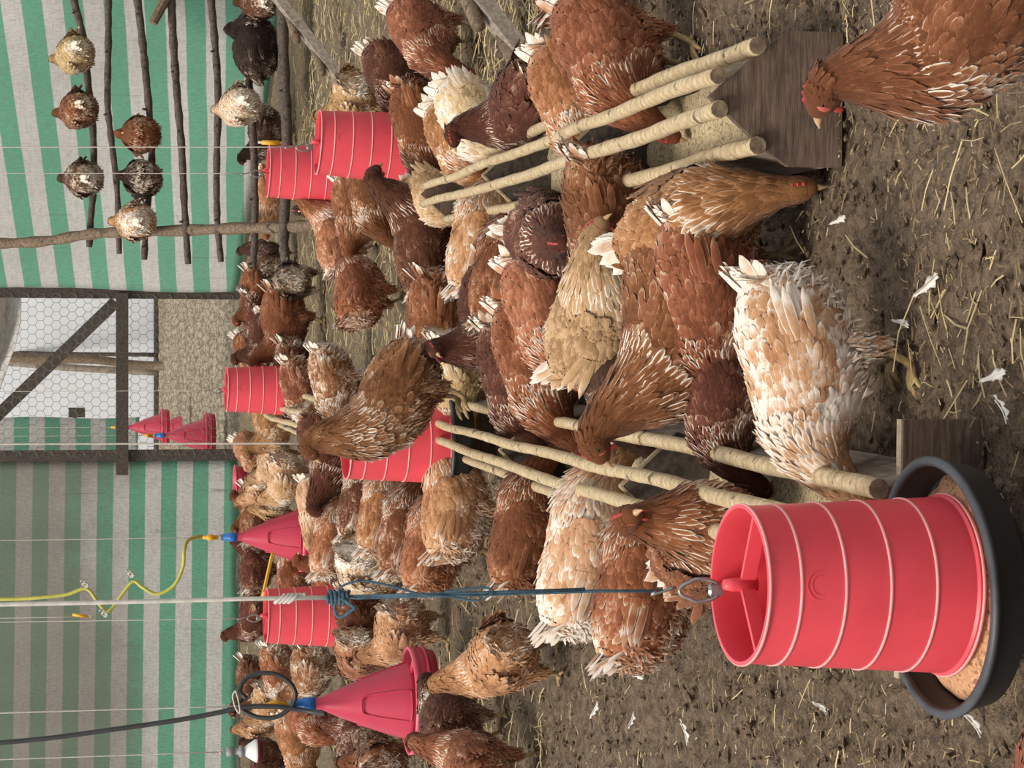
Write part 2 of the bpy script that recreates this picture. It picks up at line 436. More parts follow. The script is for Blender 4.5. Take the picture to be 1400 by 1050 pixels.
# gate frame and wire
gate = empty('gate', ((XPL + XPR) / 2, DB, 0))
tag(gate, 'dark timber gate with diagonal brace and hexagonal wire in the back wall', 'gate')
gx = gate.location.x
def gp(p): return Vector(p) - gate.location
MB().box((XPR - gx, 0, 1.6), (.085, .07, 3.2)).build('post', M['dark_wood'], gate)
MB().box((XPL - gx, 0, 1.6), (.095, .07, 3.2)).build('post', M['dark_wood'], gate)
zc = P(166, 500, 18.4).z
MB().box((P(0, 648, 18.4).x / 2 + XPR / 2 - gx, -.06, zc), (XPR - P(0, 648, 18.4).x, .04, .10)).build('crossbar', M['dark_wood'], gate)
a, b = P(158, 413, 18.35), P(-70, 632, 18.35)
MB().bar(gp(a), gp(b), .10, .05, (0, 1, 0)).build('brace', M['dark_wood'], gate)
def hexwire():
    mb = MB(); s = .043; r = .0021; w = XPR - XPL; h = 2.6; dx = s * math.sqrt(3); dy = s * 3
    segs = []
    for j in range(int(h / (dy / 2)) + 1):
        for i in range(int(w / dx) + 2):
            cx = i * dx + (dx / 2 if j % 2 else 0) - w / 2; cz = j * dy / 2 + .03
            q = [(cx + s * math.sin(math.pi / 3 * k), cz + s * math.cos(math.pi / 3 * k)) for k in range(3)] + [(cx, cz - s)]
            segs += [(q[0], q[1]), (q[1], q[2]), (q[2], q[3])]
    for (ax, az), (bx, bz) in segs:
        if min(ax, bx) < -w / 2 or max(ax, bx) > w / 2: continue
        mb.tube([(ax, -.042, az), (bx, -.042, bz)], r, 3, False)
    o = mb.build('wire_netting', M['wire'], gate); tag(o, kind='stuff')
hexwire()

# the room behind the gate
DE = 32.0
tag(MB().box((-.6, DE + .3, 1.78), (9, .05, 3.5)).build('wall_far', M['film']), 'bright white film wall of the room behind the gate', kind='structure')
tag(MB().box((-.6, DE + .2, .03), (9, .1, .07)).build('trim_1', M['dark_wood']), 'dark sill along the far film wall', kind='structure')
cloth('wall_side_back', (P(150, 571, 27).x, 27.0, 0), (-4.2, 24.0, 0), .5, 3.0, M['cur_b'], .05, 'striped cloth in the room behind the gate', seed=5)
def far_post(name, pts, r, mat, label):
    mb = MB().tube(crom(pts, 5), r, 8); tag(mb.build(name, mat, smooth=True), label, 'post')
far_post('branch_post', [P(2, 488, 30.5), P(60, 491, 30.5), P(130, 492, 30.5), P(180, 498, 30.6), P(228, 501, 30.5), P(262, 503, 29.6)], .06, M['bark'], 'crooked dark branch post behind the gate wire')
far_post('timber_post', [P(-5, 494, 31), P(100, 503, 31), P(216, 509, 31)], .05, M['grey_wood'], 'pale leaning post beside the dark branch post behind the gate')
far_post('window_bar', [P(-8, 482, 31.5), P(100, 484, 31.5), P(216, 485, 31.5)], .03, M['dark_wood'], 'thin straight dark bar against the white film')
tg = empty('rolled_tarp', P(15, 430, 29)); tag(tg, 'grey tarp sagging at the top behind the gate', 'tarp')
vs = []
for i in range(25):
    for j in range(9):
        s, t = i / 24, j / 8
        q = P(-45 + 72 * t * (1 - .35 * s + .12 * math.sin(s * 5)), 385 + 185 * s, 29 + .25 * math.sin(t * 9 + s * 3))
        vs.append(q - tg.location)
o = MB().add(vs, [(i * 9 + j, i * 9 + j + 1, (i + 1) * 9 + j + 1, (i + 1) * 9 + j) for i in range(24) for j in range(8)]).build('sheet', M['tarp'], tg, True)
o.modifiers.new('thickness', 'SOLIDIFY').thickness = .01
q = P(105, 564, 27)
wb = empty('wooden_bracket', q); tag(wb, 'small dark wooden block at the film edge behind the gate', 'bracket')
MB().box((0, 0, 0), (.12, .1, .2)).build('block', M['dark_wood'], wb)
MB().box((-.1, .03, .02), (.2, .04, .05)).build('arm', M['dark_wood'], wb)

# ------------------------------------------------------------------ roost on the right
PERCH = [
    ([(98, -40), (100, -5), (113, 50), (120, 110), (127, 180), (128, 250), (124, 300), (122, 338)], 14.5, .024, 'topmost branch perch of the roost, three hens on it'),
    ([(148, -40), (148, 0), (148, 60), (147, 140), (152, 190), (160, 260), (163, 347)], 14.3, .022, 'second branch perch from the top of the roost, no hen on it'),
    ([(180, -40), (187, -5), (195, 60), (200, 110), (206, 180), (207, 230), (200, 300), (197, 355)], 14.1, .024, 'third branch perch from the top, under three hens in a row'),
    ([(231, -40), (234, 0), (237, 60), (242, 130), (248, 200), (252, 280), (257, 361)], 13.9, .025, 'middle empty branch perch with a short stub at its upper end'),
    ([(286, -40), (288, -5), (293, 50), (298, 130), (296, 230), (297, 300), (302, 358)], 13.75, .023, 'empty branch perch just above the white roosting hen'),
    ([(331, -40), (333, -5), (337, 60), (340, 110), (345, 170), (348, 250), (348, 330), (345, 365)], 13.6, .025, 'branch perch carrying the white hen and the near-black hen'),
    ([(384, -40), (385, -5), (388, 100), (392, 180), (390, 260), (388, 330), (390, 357)], 13.4, .034, 'lowest thick branch perch just above the floor'),
]
for pts, d, r, lab in PERCH:
    c = crom([P(x, y, d) for x, y in pts], 7)
    rr = [r * (1.12 - .25 * i / len(c)) * (1 + .1 * math.sin(i * 1.9) + .05 * math.sin(i * 5)) for i in range(len(c))]
    e = empty('roost_perch', P(pts[3][0], pts[3][1], d)); tag(e, lab, 'perch', 'branch perches of the roost')
    MB().tube([Vector(p) - e.location for p in c], rr, 9).build('branch', M['perch'], e, True)
    for k in range(4):                        # knots
        i = (k * 11 + int(r * 1000)) % (len(c) - 2) + 1; pq = Vector(c[i]) - e.location
        MB().tube([pq, pq + Vector((random.uniform(-.01, .01), -.03, random.uniform(.015, .045)))], [.009, .006], 6).build('twig_stub', M['perch'], e)
    if 'stub' in lab:
        pq = P(228, 0, d) - e.location
        MB().tube([pq + Vector((.02, -.03, 0)), pq + Vector((-.16, -.06, .09))], [.035, .028], 8).build('side_stub', M['bark'], e)
pole = [P(-20, 334, 14.6), P(0, 333, 14.6), P(60, 330, 14.5), P(110, 322, 14.4), P(150, 318, 14.3), P(250, 315, 13.95), P(330, 312, 13.65), P(385, 311, 13.45), G(432, 308)]
e = empty('roost_pole', G(432, 308)); tag(e, 'upright crooked pole that carries the roost perches', 'pole')
c = crom(pole, 6)
MB().tube([Vector(p) - e.location for p in c], [.036 * (1 + .12 * math.sin(i * 1.3)) for i in range(len(c))], 10).build('trunk', M['bark'], e, True)

def ladder_rail(x0, y0, x1, y1, h, pegs, label):
    base = G(x0, y0); t = P(x1, y1, 1.0) - Vector((0, 0, CAMH))
    s = 1.04 * base.y / t.y; topp = Vector((0, 0, CAMH)) + t * s
    top2 = base + (topp - base) * 2.2
    e = empty('roost_rail', base); tag(e, label, 'rail', 'sloping roost rails at the right')
    MB().bar((0, 0, .02), top2 - base, .05, .085, (0, 1, 0)).build('plank', M['grey_wood'], e)
    MB().bar(Vector((.035, .05, .02)), top2 - base + Vector((.035, .05, 0)), .03, .075, (0, 1, 0)).build('plank', M['dark_wood'], e)
    for f in pegs:
        q = (topp - base) * f + Vector((0, 0, .03))
        lg = MB().tube([q + Vector((-.055, -.05, .03)), q + Vector((.12, .16, .05))], [.024, .027], 10).build('rung', M['bark'], e, True)
    return e
ladder_rail(478, 118, 385, 0, .3, (.25, .62), 'sloping roost rail beside the tan fluffy hen, farther one')
ladder_rail(742, 100, 660, 0, .15, (.1, .82), 'sloping roost rail behind the white hen, nearer one')

# ------------------------------------------------------------------ feeding troughs
HOUSE = [(-.138, 0), (.138, 0), (.138, .115), (.105, .165), (.0, .285), (-.105, .165), (-.138, .115)]
def bumpy_strip(L, w, z, amp, n=60, m=10, seed=0):
    vs = []
    for i in range(n + 1):
        for j in range(m + 1):
            x = (j / m - .5) * w; y = L * i / n
            zz = z + amp * (float(vnoise(np.array([x * 30 + seed]), np.array([y * 12.]), 3)[0]) - .4) + .02 * abs(j / m - .5) ** 2
            vs.append((x, y, zz))
    k = m + 1
    return MB().add(vs, [(i * k + j, i * k + j + 1, (i + 1) * k + j + 1, (i + 1) * k + j) for i in range(n) for j in range(m)])
def trough(near, far, label, dividers, feet, pole_ext=(.04, .04), wide=.0, seed=0):
    near, far = Vector(near), Vector(far); d = far - near; L = d.length; rz = math.atan2(d.y, d.x) - math.pi / 2
    t = empty('feeding_trough', near, rz); tag(t, label, 'trough', 'wooden feeding troughs')
    MB().box((0, L / 2, .03), (.2, L, .02)).build('bottom_board', M['grey_wood'], t)
    for s in (-1, 1):
        MB().bar((s * .112, 0, .082), (s * .112, L, .082), .018, .13, (s * -.25, 0, 1)).build('side_board', M['grey_wood'], t)
    tr = lambda a, b, y: (a, y, b)
    MB().prism(HOUSE, (-.02, 0), tr).build('end_board', M['brown_board'], t)
    MB().prism(HOUSE, (L, L + .02), tr).build('end_board', M['brown_board'], t)
    for f in dividers:
        poly = [(-.10, .04), (.10, .04), (.128, .13), (.1, .155), (0, .265), (-.1, .155), (-.128, .13)]
        dv = MB().prism(poly, (f * L - .009, f * L + .009), tr).build('divider', M['dark_wood'], t)
        for s in (-1, 1):
            MB().bar((s * .1, f * L, .158), (0, f * L, .268), .021, .006, (0, 0, 1)).build('cut_edge', M['cut_edge'], dv)
    for f in feet:
        MB().box((0, f * L - .035, .075), (.45, .02, .15)).build('foot_board', M['brown_board'], t)
        MB().box((0, f * L - .035, .152), (.45, .021, .004)).build('foot_board_edge', M['cut_edge'], t)
    for k, (px, pz, r) in enumerate(((.102, .190, .0165), (.034, .272, .0155), (-.034, .268, .016), (-.098, .186, .0165))):
        random.seed(seed * 10 + k); pts = []
        for i in range(13):
            f = i / 12
            pts.append((px + random.uniform(-.004, .004) + .007 * math.sin(f * 5 + k), -pole_ext[0] + (L + pole_ext[0] + pole_ext[1]) * f, pz + random.uniform(-.004, .005)))
        cc = crom(pts, 4)
        p = MB().tube(cc, [r * (1.15 - .3 * i / len(cc)) * (1 + .05 * math.sin(i * 2.1 + k)) for i in range(len(cc))], 10).build('pole', M['birch'], t, True)
        MB().lathe([(.0005, 0), (r * 1.05, 0)], 10).v
        MB().tube([(cc[0][0], cc[0][1] - .002, cc[0][2]), (cc[0][0], cc[0][1] + .001, cc[0][2])], r * 1.1, 10).build('cut_end', M['bark'], p)
    tag(bumpy_strip(L, .2, .05, .035, seed=seed).build('grain_feed', M['feed'], t, True), kind='stuff')
    return t
n1 = G(1147, 138); f1 = Vector((.68, 7.75, 0))
trough((n1.x, n1.y, 0), f1, 'long wooden trough with peeled poles at the right, big end board toward the viewer', (.36, .7), (), seed=1)
trough((-.285, 3.62, 0), (-.165, 7.55, 0), 'long wooden trough with peeled poles running behind the near red feeder', (.36, .72), (0, .83), seed=2)
trough((-.2, 11.0, 0), (-.15, 14.2, 0), 'far wooden trough behind the middle feeder, pole ends showing between hens', (.5,), (0,), seed=3)
# ------------------------------------------------------------------ hens
BODY = [(-.178, .247, .003, .003), (-.171, .246, .022, .024), (-.157, .242, .043, .048), (-.132, .231, .066, .073), (-.098, .218, .086, .093), (-.05, .206, .099, .105), (.02, .200, .101, .107), (.072, .208, .089, .102)]
S_ROWS = np.array([0, .3, .62, .86, 1.0]); W_ROWS = np.array([.5, .95, 1.0, .78, .30]); NROW = len(S_ROWS)

class Plumes:
    def __init__(self, seed): self.P = []; self.D = []; self.N = []; self.L = []; self.W = []; self.A = []; self.lift = []; self.curl = []; self.E = []; self.r = np.random.default_rng(seed)
    def add(self, p, d, n, L, W, A, lift=.12, curl=.12, E=1.0):
        self.E.append(E)
        self.P.append(p); self.D.append(d); self.N.append(n); self.L.append(L); self.W.append(W); self.A.append(A); self.lift.append(lift); self.curl.append(curl)
    def mesh(self, name, extra=None):
        P_, D, N = np.array(self.P), np.array(self.D), np.array(self.N); n = len(P_)
        N = N / np.linalg.norm(N, axis=1)[:, None]
        D = D - N * np.sum(D * N, axis=1)[:, None]; D /= np.linalg.norm(D, axis=1)[:, None] + 1e-9
        D = D + self.r.normal(0, .10, D.shape); D /= np.linalg.norm(D, axis=1)[:, None]
        S = np.cross(D, N); S /= np.linalg.norm(S, axis=1)[:, None]
        L, W, A = np.array(self.L), np.array(self.W), np.array(self.A); lift = np.array(self.lift); curl = np.array(self.curl)
        L = L * self.r.uniform(.88, 1.14, n); rnd = self.r.random(n)
        V = np.zeros((n, NROW, 3, 3)); C = np.zeros((n, NROW, 3, 4))
        for i in range(NROW):
            s = S_ROWS[i]
            for j, c in enumerate((-1, 0, 1)):
                V[:, i, j] = P_ + D * (L * (s + (.06 if (i == NROW - 1 and c == 0) else 0)))[:, None] + S * (W * .5 * W_ROWS[i] * c)[:, None] \
                    + N * (L * s * lift - L * s * s * curl + W * .13 * (1 - c * c))[:, None]
                C[:, i, j, 0] = s; C[:, i, j, 1] = abs(c) * np.array(self.E); C[:, i, j, 2] = rnd; C[:, i, j, 3] = A
        V = V.reshape(-1, 3); C = C.reshape(-1, 4)
        q = np.array([(i * 3 + j, i * 3 + j + 1, i * 3 + j + 4, i * 3 + j + 3) for i in range(NROW - 1) for j in range(2)])
        F = (np.arange(n)[:, None, None] * (NROW * 3) + q[None]).reshape(-1, 4)
        return np_mesh(name, V, F, C)

def np_mesh(name, V, F, C):
    me = bpy.data.meshes.new(name); F = np.asarray(F, dtype=np.int32)
    me.vertices.add(len(V)); me.vertices.foreach_set('co', np.asarray(V, dtype=np.float32).ravel())
    me.loops.add(F.size); me.loops.foreach_set('vertex_index', F.ravel())
    me.polygons.add(len(F)); me.polygons.foreach_set('loop_start', np.arange(0, F.size, 4, dtype=np.int32))
    me.update(); me.validate()
    at = me.attributes.new('fc', 'FLOAT_COLOR', 'POINT'); at.data.foreach_set('color', np.asarray(C, dtype=np.float32).ravel())
    me.polygons.foreach_set('use_smooth', [True] * len(me.polygons))
    me.materials.append(M['feather']); return me

def make_hen(pose, pitch, head, hdir, seed, fluff=1.0, legs=True, drop=0.0, tail_up=.62, neckw=1.0, tail_out=.0):
    r = np.random.default_rng(seed); be = math.radians(pitch); cb, sb = math.cos(be), math.sin(be)
    def rot(v):
        x, y, z = v[0], v[1], v[2] - .2
        return np.array((x * cb + z * sb, y, .2 + z * cb - x * sb - drop))
    def rotd(v): return np.array((v[0] * cb + v[2] * sb, v[1], v[2] * cb - v[0] * sb))
    ctr = []; wid = []; hei = []; reg = []
    for x, z, w, h in BODY:
        ctr.append(rot((x, 0, z))); wid.append(w * fluff); hei.append(h * fluff); reg.append(0)
    p0 = ctr[-1]; p3 = np.array(head, float) - np.array((0, 0, drop)); hd = np.array(hdir, float); hd /= np.linalg.norm(hd)
    d0 = rotd((1, 0, .35)); d0 /= np.linalg.norm(d0)
    g = np.linalg.norm(p3 - p0)
    p1 = p0 + d0 * min(.1, g * .45); p2 = p3 - (hd * .45 + (p3 - p1) / np.linalg.norm(p3 - p1) * .55) * min(.08, g * .35)
    for t, w, h in ((.22, .078, .088), (.42, .060, .066), (.6, .045, .049), (.78, .034, .037), (.92, .027, .030), (1.0, .0245, .027)):
        ctr.append((1 - t) ** 3 * p0 + 3 * (1 - t) ** 2 * t * p1 + 3 * (1 - t) * t * t * p2 + t ** 3 * p3)
        wid.append(w * neckw); hei.append(h * neckw); reg.append(t)
    for dd, w, h in ((.016, .0235, .026), (.032, .019, .021), (.044, .011, .013), (.049, .003, .003)):
        ctr.append(p3 + hd * dd); wid.append(w); hei.append(h); reg.append(2)
    n0 = len(ctr); k = 4
    cc = np.array(crom(ctr, k)); m = len(cc)
    ti = np.linspace(0, n0 - 1, m)
    bx = np.interp(ti, range(len(BODY)), [b[0] for b in BODY], right=1.0); ww = np.interp(ti, range(n0), wid); hh = np.interp(ti, range(n0), hei); rg = np.interp(ti, range(n0), reg)
    T = np.gradient(cc, axis=0); T /= np.linalg.norm(T, axis=1)[:, None]
    B = np.zeros_like(T); Nn = np.zeros_like(T); s = np.array((0, 1., 0))
    for i in range(m):
        s = s - T[i] * s.dot(T[i]); s /= np.linalg.norm(s); B[i] = s; Nn[i] = np.cross(T[i], s)
    dw = np.gradient(ww) / (np.linalg.norm(np.gradient(cc, axis=0), axis=1) + 1e-6); dh = np.gradient(hh) / (np.linalg.norm(np.gradient(cc, axis=0), axis=1) + 1e-6)
    def snormal(i, c, s_):
        n_ = B[i] * c / ww[i] + Nn[i] * s_ / hh[i]; n_ = n_ / np.linalg.norm(n_)
        sl = np.clip(dw[i] * c * c + dh[i] * s_ * s_, -1.1, 1.6)
        return n_ - T[i] * sl
    def pale(i, ph, R):
        if R <= 0:
            a = .20 + .24 * max(0, -math.sin(ph) - .1) + (.20 if bx[i] < -.12 else 0) * max(0, .6 - math.sin(ph))
        elif R < 1.01: a = .52 - .74 * R
        else: a = -.35
        return a
    nr = 24; V = []; C = []
    for i in range(m):
        for q in range(nr):
            ph = 2 * math.pi * q / nr
            V.append(cc[i] + B[i] * ww[i] * math.cos(ph) + Nn[i] * hh[i] * math.sin(ph)); C.append((.35, .0, .5, pale(i, ph, rg[i])))
    F = [(i * nr + q, (i + 1) * nr + q, (i + 1) * nr + (q + 1) % nr, i * nr + (q + 1) % nr) for i in range(m - 1) for q in range(nr)]
    out = {'body': np_mesh(pose + '_body', V, F, C)}
    # ---- contour feathers
    pl = Plumes(seed + 1); arc = np.concatenate(([0], np.cumsum(np.linalg.norm(np.diff(cc, axis=0), axis=1))))
    a_ = .006; row = 0
    a_neck = arc[np.argmax(rg > 0.05)]; a_head = arc[np.argmax(rg > 1.0)]
    while a_ < arc[-1] - .022:
        i = min(int(np.searchsorted(arc, a_)), m - 1); R = rg[i]
        nk = np.clip((a_ - a_neck) / max(a_head - a_neck, .01), 0, 1)
        step = .0102 - .0042 * nk; fw = .0165 - .0098 * nk; fl = .026 + .014 * math.sin(nk * 3.14) - .016 * max(0, nk - .6)
        if R > 1.0: fw, fl, step = .0065, .012, .005
        per = math.pi * (3 * (ww[i] + hh[i]) - math.sqrt((3 * ww[i] + hh[i]) * (ww[i] + 3 * hh[i])))
        cnt = max(6, int(per / (fw * .72)))
        for q in range(cnt):
            ph = 2 * math.pi * (q + .5 * (row % 2) + r.uniform(-.18, .18)) / cnt
            c, s_ = math.cos(ph), math.sin(ph); jj = r.uniform(-.2, .2) * step
            p = cc[i] + T[i] * jj + B[i] * ww[i] * c * .985 + Nn[i] * hh[i] * s_ * .985
            nrm = snormal(i, c, s_); nrm /= np.linalg.norm(nrm); d = -T[i]; A = pale(i, ph, R)
            if R <= 0 and (s_ < -.45 or (bx[i] < -.112 and s_ < .2)):         # soft fluff below and behind
                d = d * .5 + np.array((-.25, 0, -.75)) + r.normal(0, .25, 3)
                for _ in range(6):
                    pl.add(p + r.normal(0, .006, 3), d + r.normal(0, .22, 3), nrm + r.normal(0, .25, 3), (.022 * r.uniform(.7, 1.2)), .0050, A + .10, r.uniform(.05, .22), .14)
            else:
                pl.add(p + nrm * .001, d, nrm, fl, fw, A, r.uniform(.07, .15) - .04 * nk, .12, 1.0 + (.75 * max(0, 1 - abs(nk - .28) / .38) if R > 0 else 0))
        a_ += step; row += 1
    # ---- thighs
    if legs:
        for sd in (-1, 1):
            for z in np.linspace(.135, .068, 7):
                f = (.135 - z) / .067; rad = .038 - .026 * f
                for q in range(12 - int(4 * f)):
                    ph = 2 * math.pi * (q + r.random() * .5) / (12 - int(4 * f)); nv = np.array((math.cos(ph), math.sin(ph), .15))
                    p = np.array((-.012 - .01 * f, sd * .052, z - drop)) + nv * rad
                    [pl.add(p + r.normal(0, .004, 3), np.array((-.2, 0, -1.)) + r.normal(0, .15, 3), nv, .019, .0045, .30, r.uniform(.03, .16), .25) for _ in range(6)]
    # ---- tail coverts: rump feathers that close over the root of the tail
    tip = rot((-.205 - 2 * tail_out, 0, .262 + .085 * tail_up))
    for ring_, (xx, cnt) in enumerate(((-.118, 24), (-.138, 22), (-.155, 18), (-.168, 12))):
        ix = int(np.argmin(np.abs(bx - xx)))
        for q in range(cnt):
            ph = math.radians(-25 + 230 * (q + .5 * (ring_ % 2)) / cnt) + r.uniform(-.06, .06)
            c, s_ = math.cos(ph), math.sin(ph)
            p = cc[ix] + B[ix] * ww[ix] * c + Nn[ix] * hh[ix] * s_
            n_ = snormal(ix, c, s_); n_ /= np.linalg.norm(n_)
            pl.add(p + n_ * .004, tip - p, n_, (.036 - .003 * ring_) * (.8 if tail_out else 1), .018, .30 + .13 * ring_ + .1 * s_, .04, .30)
    # ---- soft feathers that fill the hollow under the tail
    tt = rotd((-.80, 0, tail_up)); tt /= np.linalg.norm(tt); troot = rot((-.13 - tail_out, 0, .262 + .15 * tail_out))
    for q in range(90):
        ph = math.radians(r.uniform(170, 370)); ix = int(np.argmin(np.abs(bx - r.uniform(-.176, -.135)))); c, s_ = math.cos(ph), math.sin(ph)
        p = cc[ix] + B[ix] * ww[ix] * c + Nn[ix] * hh[ix] * s_
        aim = troot + tt * r.uniform(.055, .085) + np.array((0, r.uniform(-.012, .012), 0)) - p; gl = np.linalg.norm(aim)
        n_ = np.array((-.3, c * .6, -.8)) + r.normal(0, .15, 3)
        pl.add(p, aim, n_ - aim / gl * np.dot(n_, aim / gl), min(gl, .075) * r.uniform(.6, .95), .015, .58 + r.uniform(-.1, .15), .02, .02)
    out['plumage'] = pl.mesh(pose + '_plumage')
    # ---- tail fan
    tl = Plumes(seed + 2)
    for layer in range(3):
        for q in range(11 - 2 * layer):
            f = (q / (10 - 2 * layer) * 2 - 1) if layer < 3 else 0
            base = rot((-.13 - .006 * layer - tail_out, .022 * f, .262 - .018 * abs(f) + .006 * (1 - layer) + .15 * tail_out))
            d = rotd((-.80, .30 * f + r.uniform(-.05, .05), tail_up * (1.02 - .28 * abs(f) - .12 * layer) + r.uniform(-.06, .06)))
            tl.add(base, d, rotd((tail_up, f * .8, .8)), (.078 - .011 * layer) * (1 - .10 * abs(f)) * r.uniform(.82, 1.1), .028, .88 + r.uniform(-.22, .1), .03, .05)
    out['tail'] = tl.mesh(pose + '_tail')
    # ---- wings
    xs = [b[0] for b in BODY]
    def wing(sd):
        w_ = Plumes(seed + 3 + sd)
        def surf(a, b):
            x = .082 - .205 * a; z = .243 - .022 * a + .058 * b * (1 - .55 * a * a) * min(1, .45 + 2.4 * a)
            zc = np.interp(x, xs, [q[1] for q in BODY]); bw = np.interp(x, xs, [q[2] for q in BODY]); bh = np.interp(x, xs, [q[3] for q in BODY])
            s_ = np.clip((z - zc) / bh, -.93, .93); c = math.sqrt(1 - s_ * s_)
            return np.array((x, sd * (bw * fluff * c + .011 - .006 * abs(b)), z)), np.array((.03, sd * c / bw, s_ / bh))
        Vv = []; Cc = []; na, nb = 9, 7
        for i in range(na):
            for j in range(nb):
                p, n_ = surf(i / (na - 1), j / (nb - 1) * 2 - 1); Vv.append(rot(p)); Cc.append((.3, 0, .5, .16))
        Ff = [(i * nb + j, i * nb + j + 1, (i + 1) * nb + j + 1, (i + 1) * nb + j) for i in range(na - 1) for j in range(nb - 1)]
        a = .0; row = 0
        while a < .78:
            for b in np.arange(-1 + .07 * (row % 2), 1.01, .14):
                p, n_ = surf(a + r.uniform(-.015, .015), np.clip(b + r.uniform(-.05, .05), -1, 1))
                w_.add(rot(p), rotd((-1, 0, -.10 + .1 * b)), rotd(n_), .028 + .014 * a, .0155, .13 + (.10 if b < -.4 else 0), r.uniform(.04, .10), .10)
            a += .055; row += 1
        for q in range(8):
            b = -.75 + 1.35 * q / 7; p, n_ = surf(.56, b * .8)
            w_.add(rot(p + np.array((0, sd * .004, 0))), rotd((-1, -sd * .12, .10 - .12 * b)), rotd(n_), .098, .019, .30, .02, .02)
        me = w_.mesh(pose + '_wing')
        return me
    out['wing'] = [wing(1), wing(-1)]
    # ---- head parts
    hi = int(np.argmax(rg >= 2)) if np.any(rg >= 2) else m - 6
    f3 = hd; u3 = Nn[min(hi, m - 1)]; u3 = u3 - f3 * u3.dot(f3); u3 /= np.linalg.norm(u3); s3 = np.cross(u3, f3)
    def hp(a, b, c): return tuple(p3 + f3 * a + s3 * b + u3 * c)
    prof = [(-.002, .022), (-.005, .027), (.001, .0265), (.005, .031), (.011, .027), (.015, .031), (.021, .0255), (.026, .027), (.032, .021), (.038, .012), (.02, .018)]
    out['comb'] = MB().prism(prof, (-.0028, .0028), lambda a, b, t: hp(a, t, b)).mesh(pose + '_comb')
    bk = MB(); ring = []
    for a, w, h, c in ((.036, .009, .010, .0), (.046, .0075, .0075, -.001), (.056, .004, .0045, -.004), (.064, .0008, .001, -.009)):
        ring.append([hp(a, w * math.cos(2 * math.pi * k / 8), c + h * math.sin(2 * math.pi * k / 8)) for k in range(8)])
    bk.add([p for q in ring for p in q], [(i * 8 + k, i * 8 + (k + 1) % 8, (i + 1) * 8 + (k + 1) % 8, (i + 1) * 8 + k) for i in range(3) for k in range(8)])
    out['beak'] = bk.mesh(pose + '_beak')
    def blob(a, b, c, ra, rb, rc, n=10, mm=6):
        mb = MB().ball((0, 0, 0), (ra, rb, rc), n, mm); mb.v = [hp(a + v[0], b + v[1], c + v[2]) for v in mb.v]; return mb
    out['eye'] = [blob(.021, sd * .0205, .005, .0036, .003, .0036).mesh(pose + '_eye') for sd in (1, -1)]
    out['face'] = [blob(.021, sd * .0165, .0, .013, .0055, .013).mesh(pose + '_face') for sd in (1, -1)]
    out['wattle'] = [blob(.030, sd * .008, -.024, .005, .0024, .009).mesh(pose + '_wattle') for sd in (1, -1)]
    # ---- legs
    out['leg'] = []
    if legs:
        for sd in (-1, 1):
            mb = MB(); st = .012 * sd; y = sd * .050
            mb.tube([(-.02, y, .095), (-.026, y, .078), (-.008 + st, y, .022), (.0 + st, y, .012)], [.011, .0095, .0072, .0085], 8)
            for ang, L in ((-28, .052), (0, .062), (28, .052), (180, .026)):
                a = math.radians(ang); dx, dy = math.cos(a), math.sin(a); b0 = Vector((st, y, .010))
                mb.tube([b0, b0 + Vector((dx * L * .5, dy * L * .5, .002)), b0 + Vector((dx * L * .85, dy * L * .85, -.003)), b0 + Vector((dx * L, dy * L, -.008))], [.0072, .006, .0048, .0015], 6)
            out['leg'].append(mb.mesh(pose + '_leg'))
    else:
        for sd in (-1, 1):                       # toes gripping the perch
            mb = MB()
            for q in (-1, 0, 1):
                y = sd * .045 + q * .012
                mb.tube([(-.005, sd * .045, .014), (.02, y, .010), (.028, y, -.002), (.024, y, -.012)], [.008, .006, .0045, .003], 6)
            out['leg'].append(mb.mesh(pose + '_leg'))
    for key, mat in (('comb', 'comb'), ('beak', 'beak'), ('eye', 'eye'), ('face', 'face'), ('wattle', 'comb'), ('leg', 'leg')):
        for me in (out[key] if isinstance(out[key], list) else [out[key]]):
            me.materials.append(M[mat]); me.polygons.foreach_set('use_smooth', [key not in ('comb',)] * len(me.polygons))
    return out

POSES = {
    'alert': make_hen('alert', -12, (.145, 0, .40), (1, 0, -.1), 1),
    'look_left': make_hen('look_left', -12, (.135, .02, .40), (.55, .85, -.15), 2),
    'look_right': make_hen('look_right', -10, (.14, -.02, .39), (.55, -.85, -.2), 3),
    'walk': make_hen('walk', 0, (.19, 0, .345), (1, 0, -.2), 4),
    'reach': make_hen('reach', 12, (.245, 0, .112), (.6, 0, -.8), 5, tail_up=.5),
    'forward': make_hen('forward', 4, (.25, 0, .25), (1, 0, -.35), 6),
    'peck': make_hen('peck', 17, (.225, 0, .07), (.45, 0, -.9), 7, tail_up=.45),
    'lean': make_hen('lean', -6, (.235, 0, .375), (.85, 0, -.5), 8),
    'tuck': make_hen('tuck', -10, (.095, 0, .335), (.9, .1, -.3), 9, 1.14, False, .078, -.62, 1.15, .03),
    'stand': make_hen('stand', -30, (.135, -.0, .455), (.8, -.35, -.5), 10, tail_up=.3),
}
HC = dict(rust=(158, 96, 66), brown=(142, 88, 59), dark=(110, 66, 50), umber=(92, 66, 55), black=(62, 44, 40), tan=(188, 138, 96), gold=(190, 146, 99),
          cream=(204, 164, 122), white=(214, 184, 150), orange=(174, 116, 79))
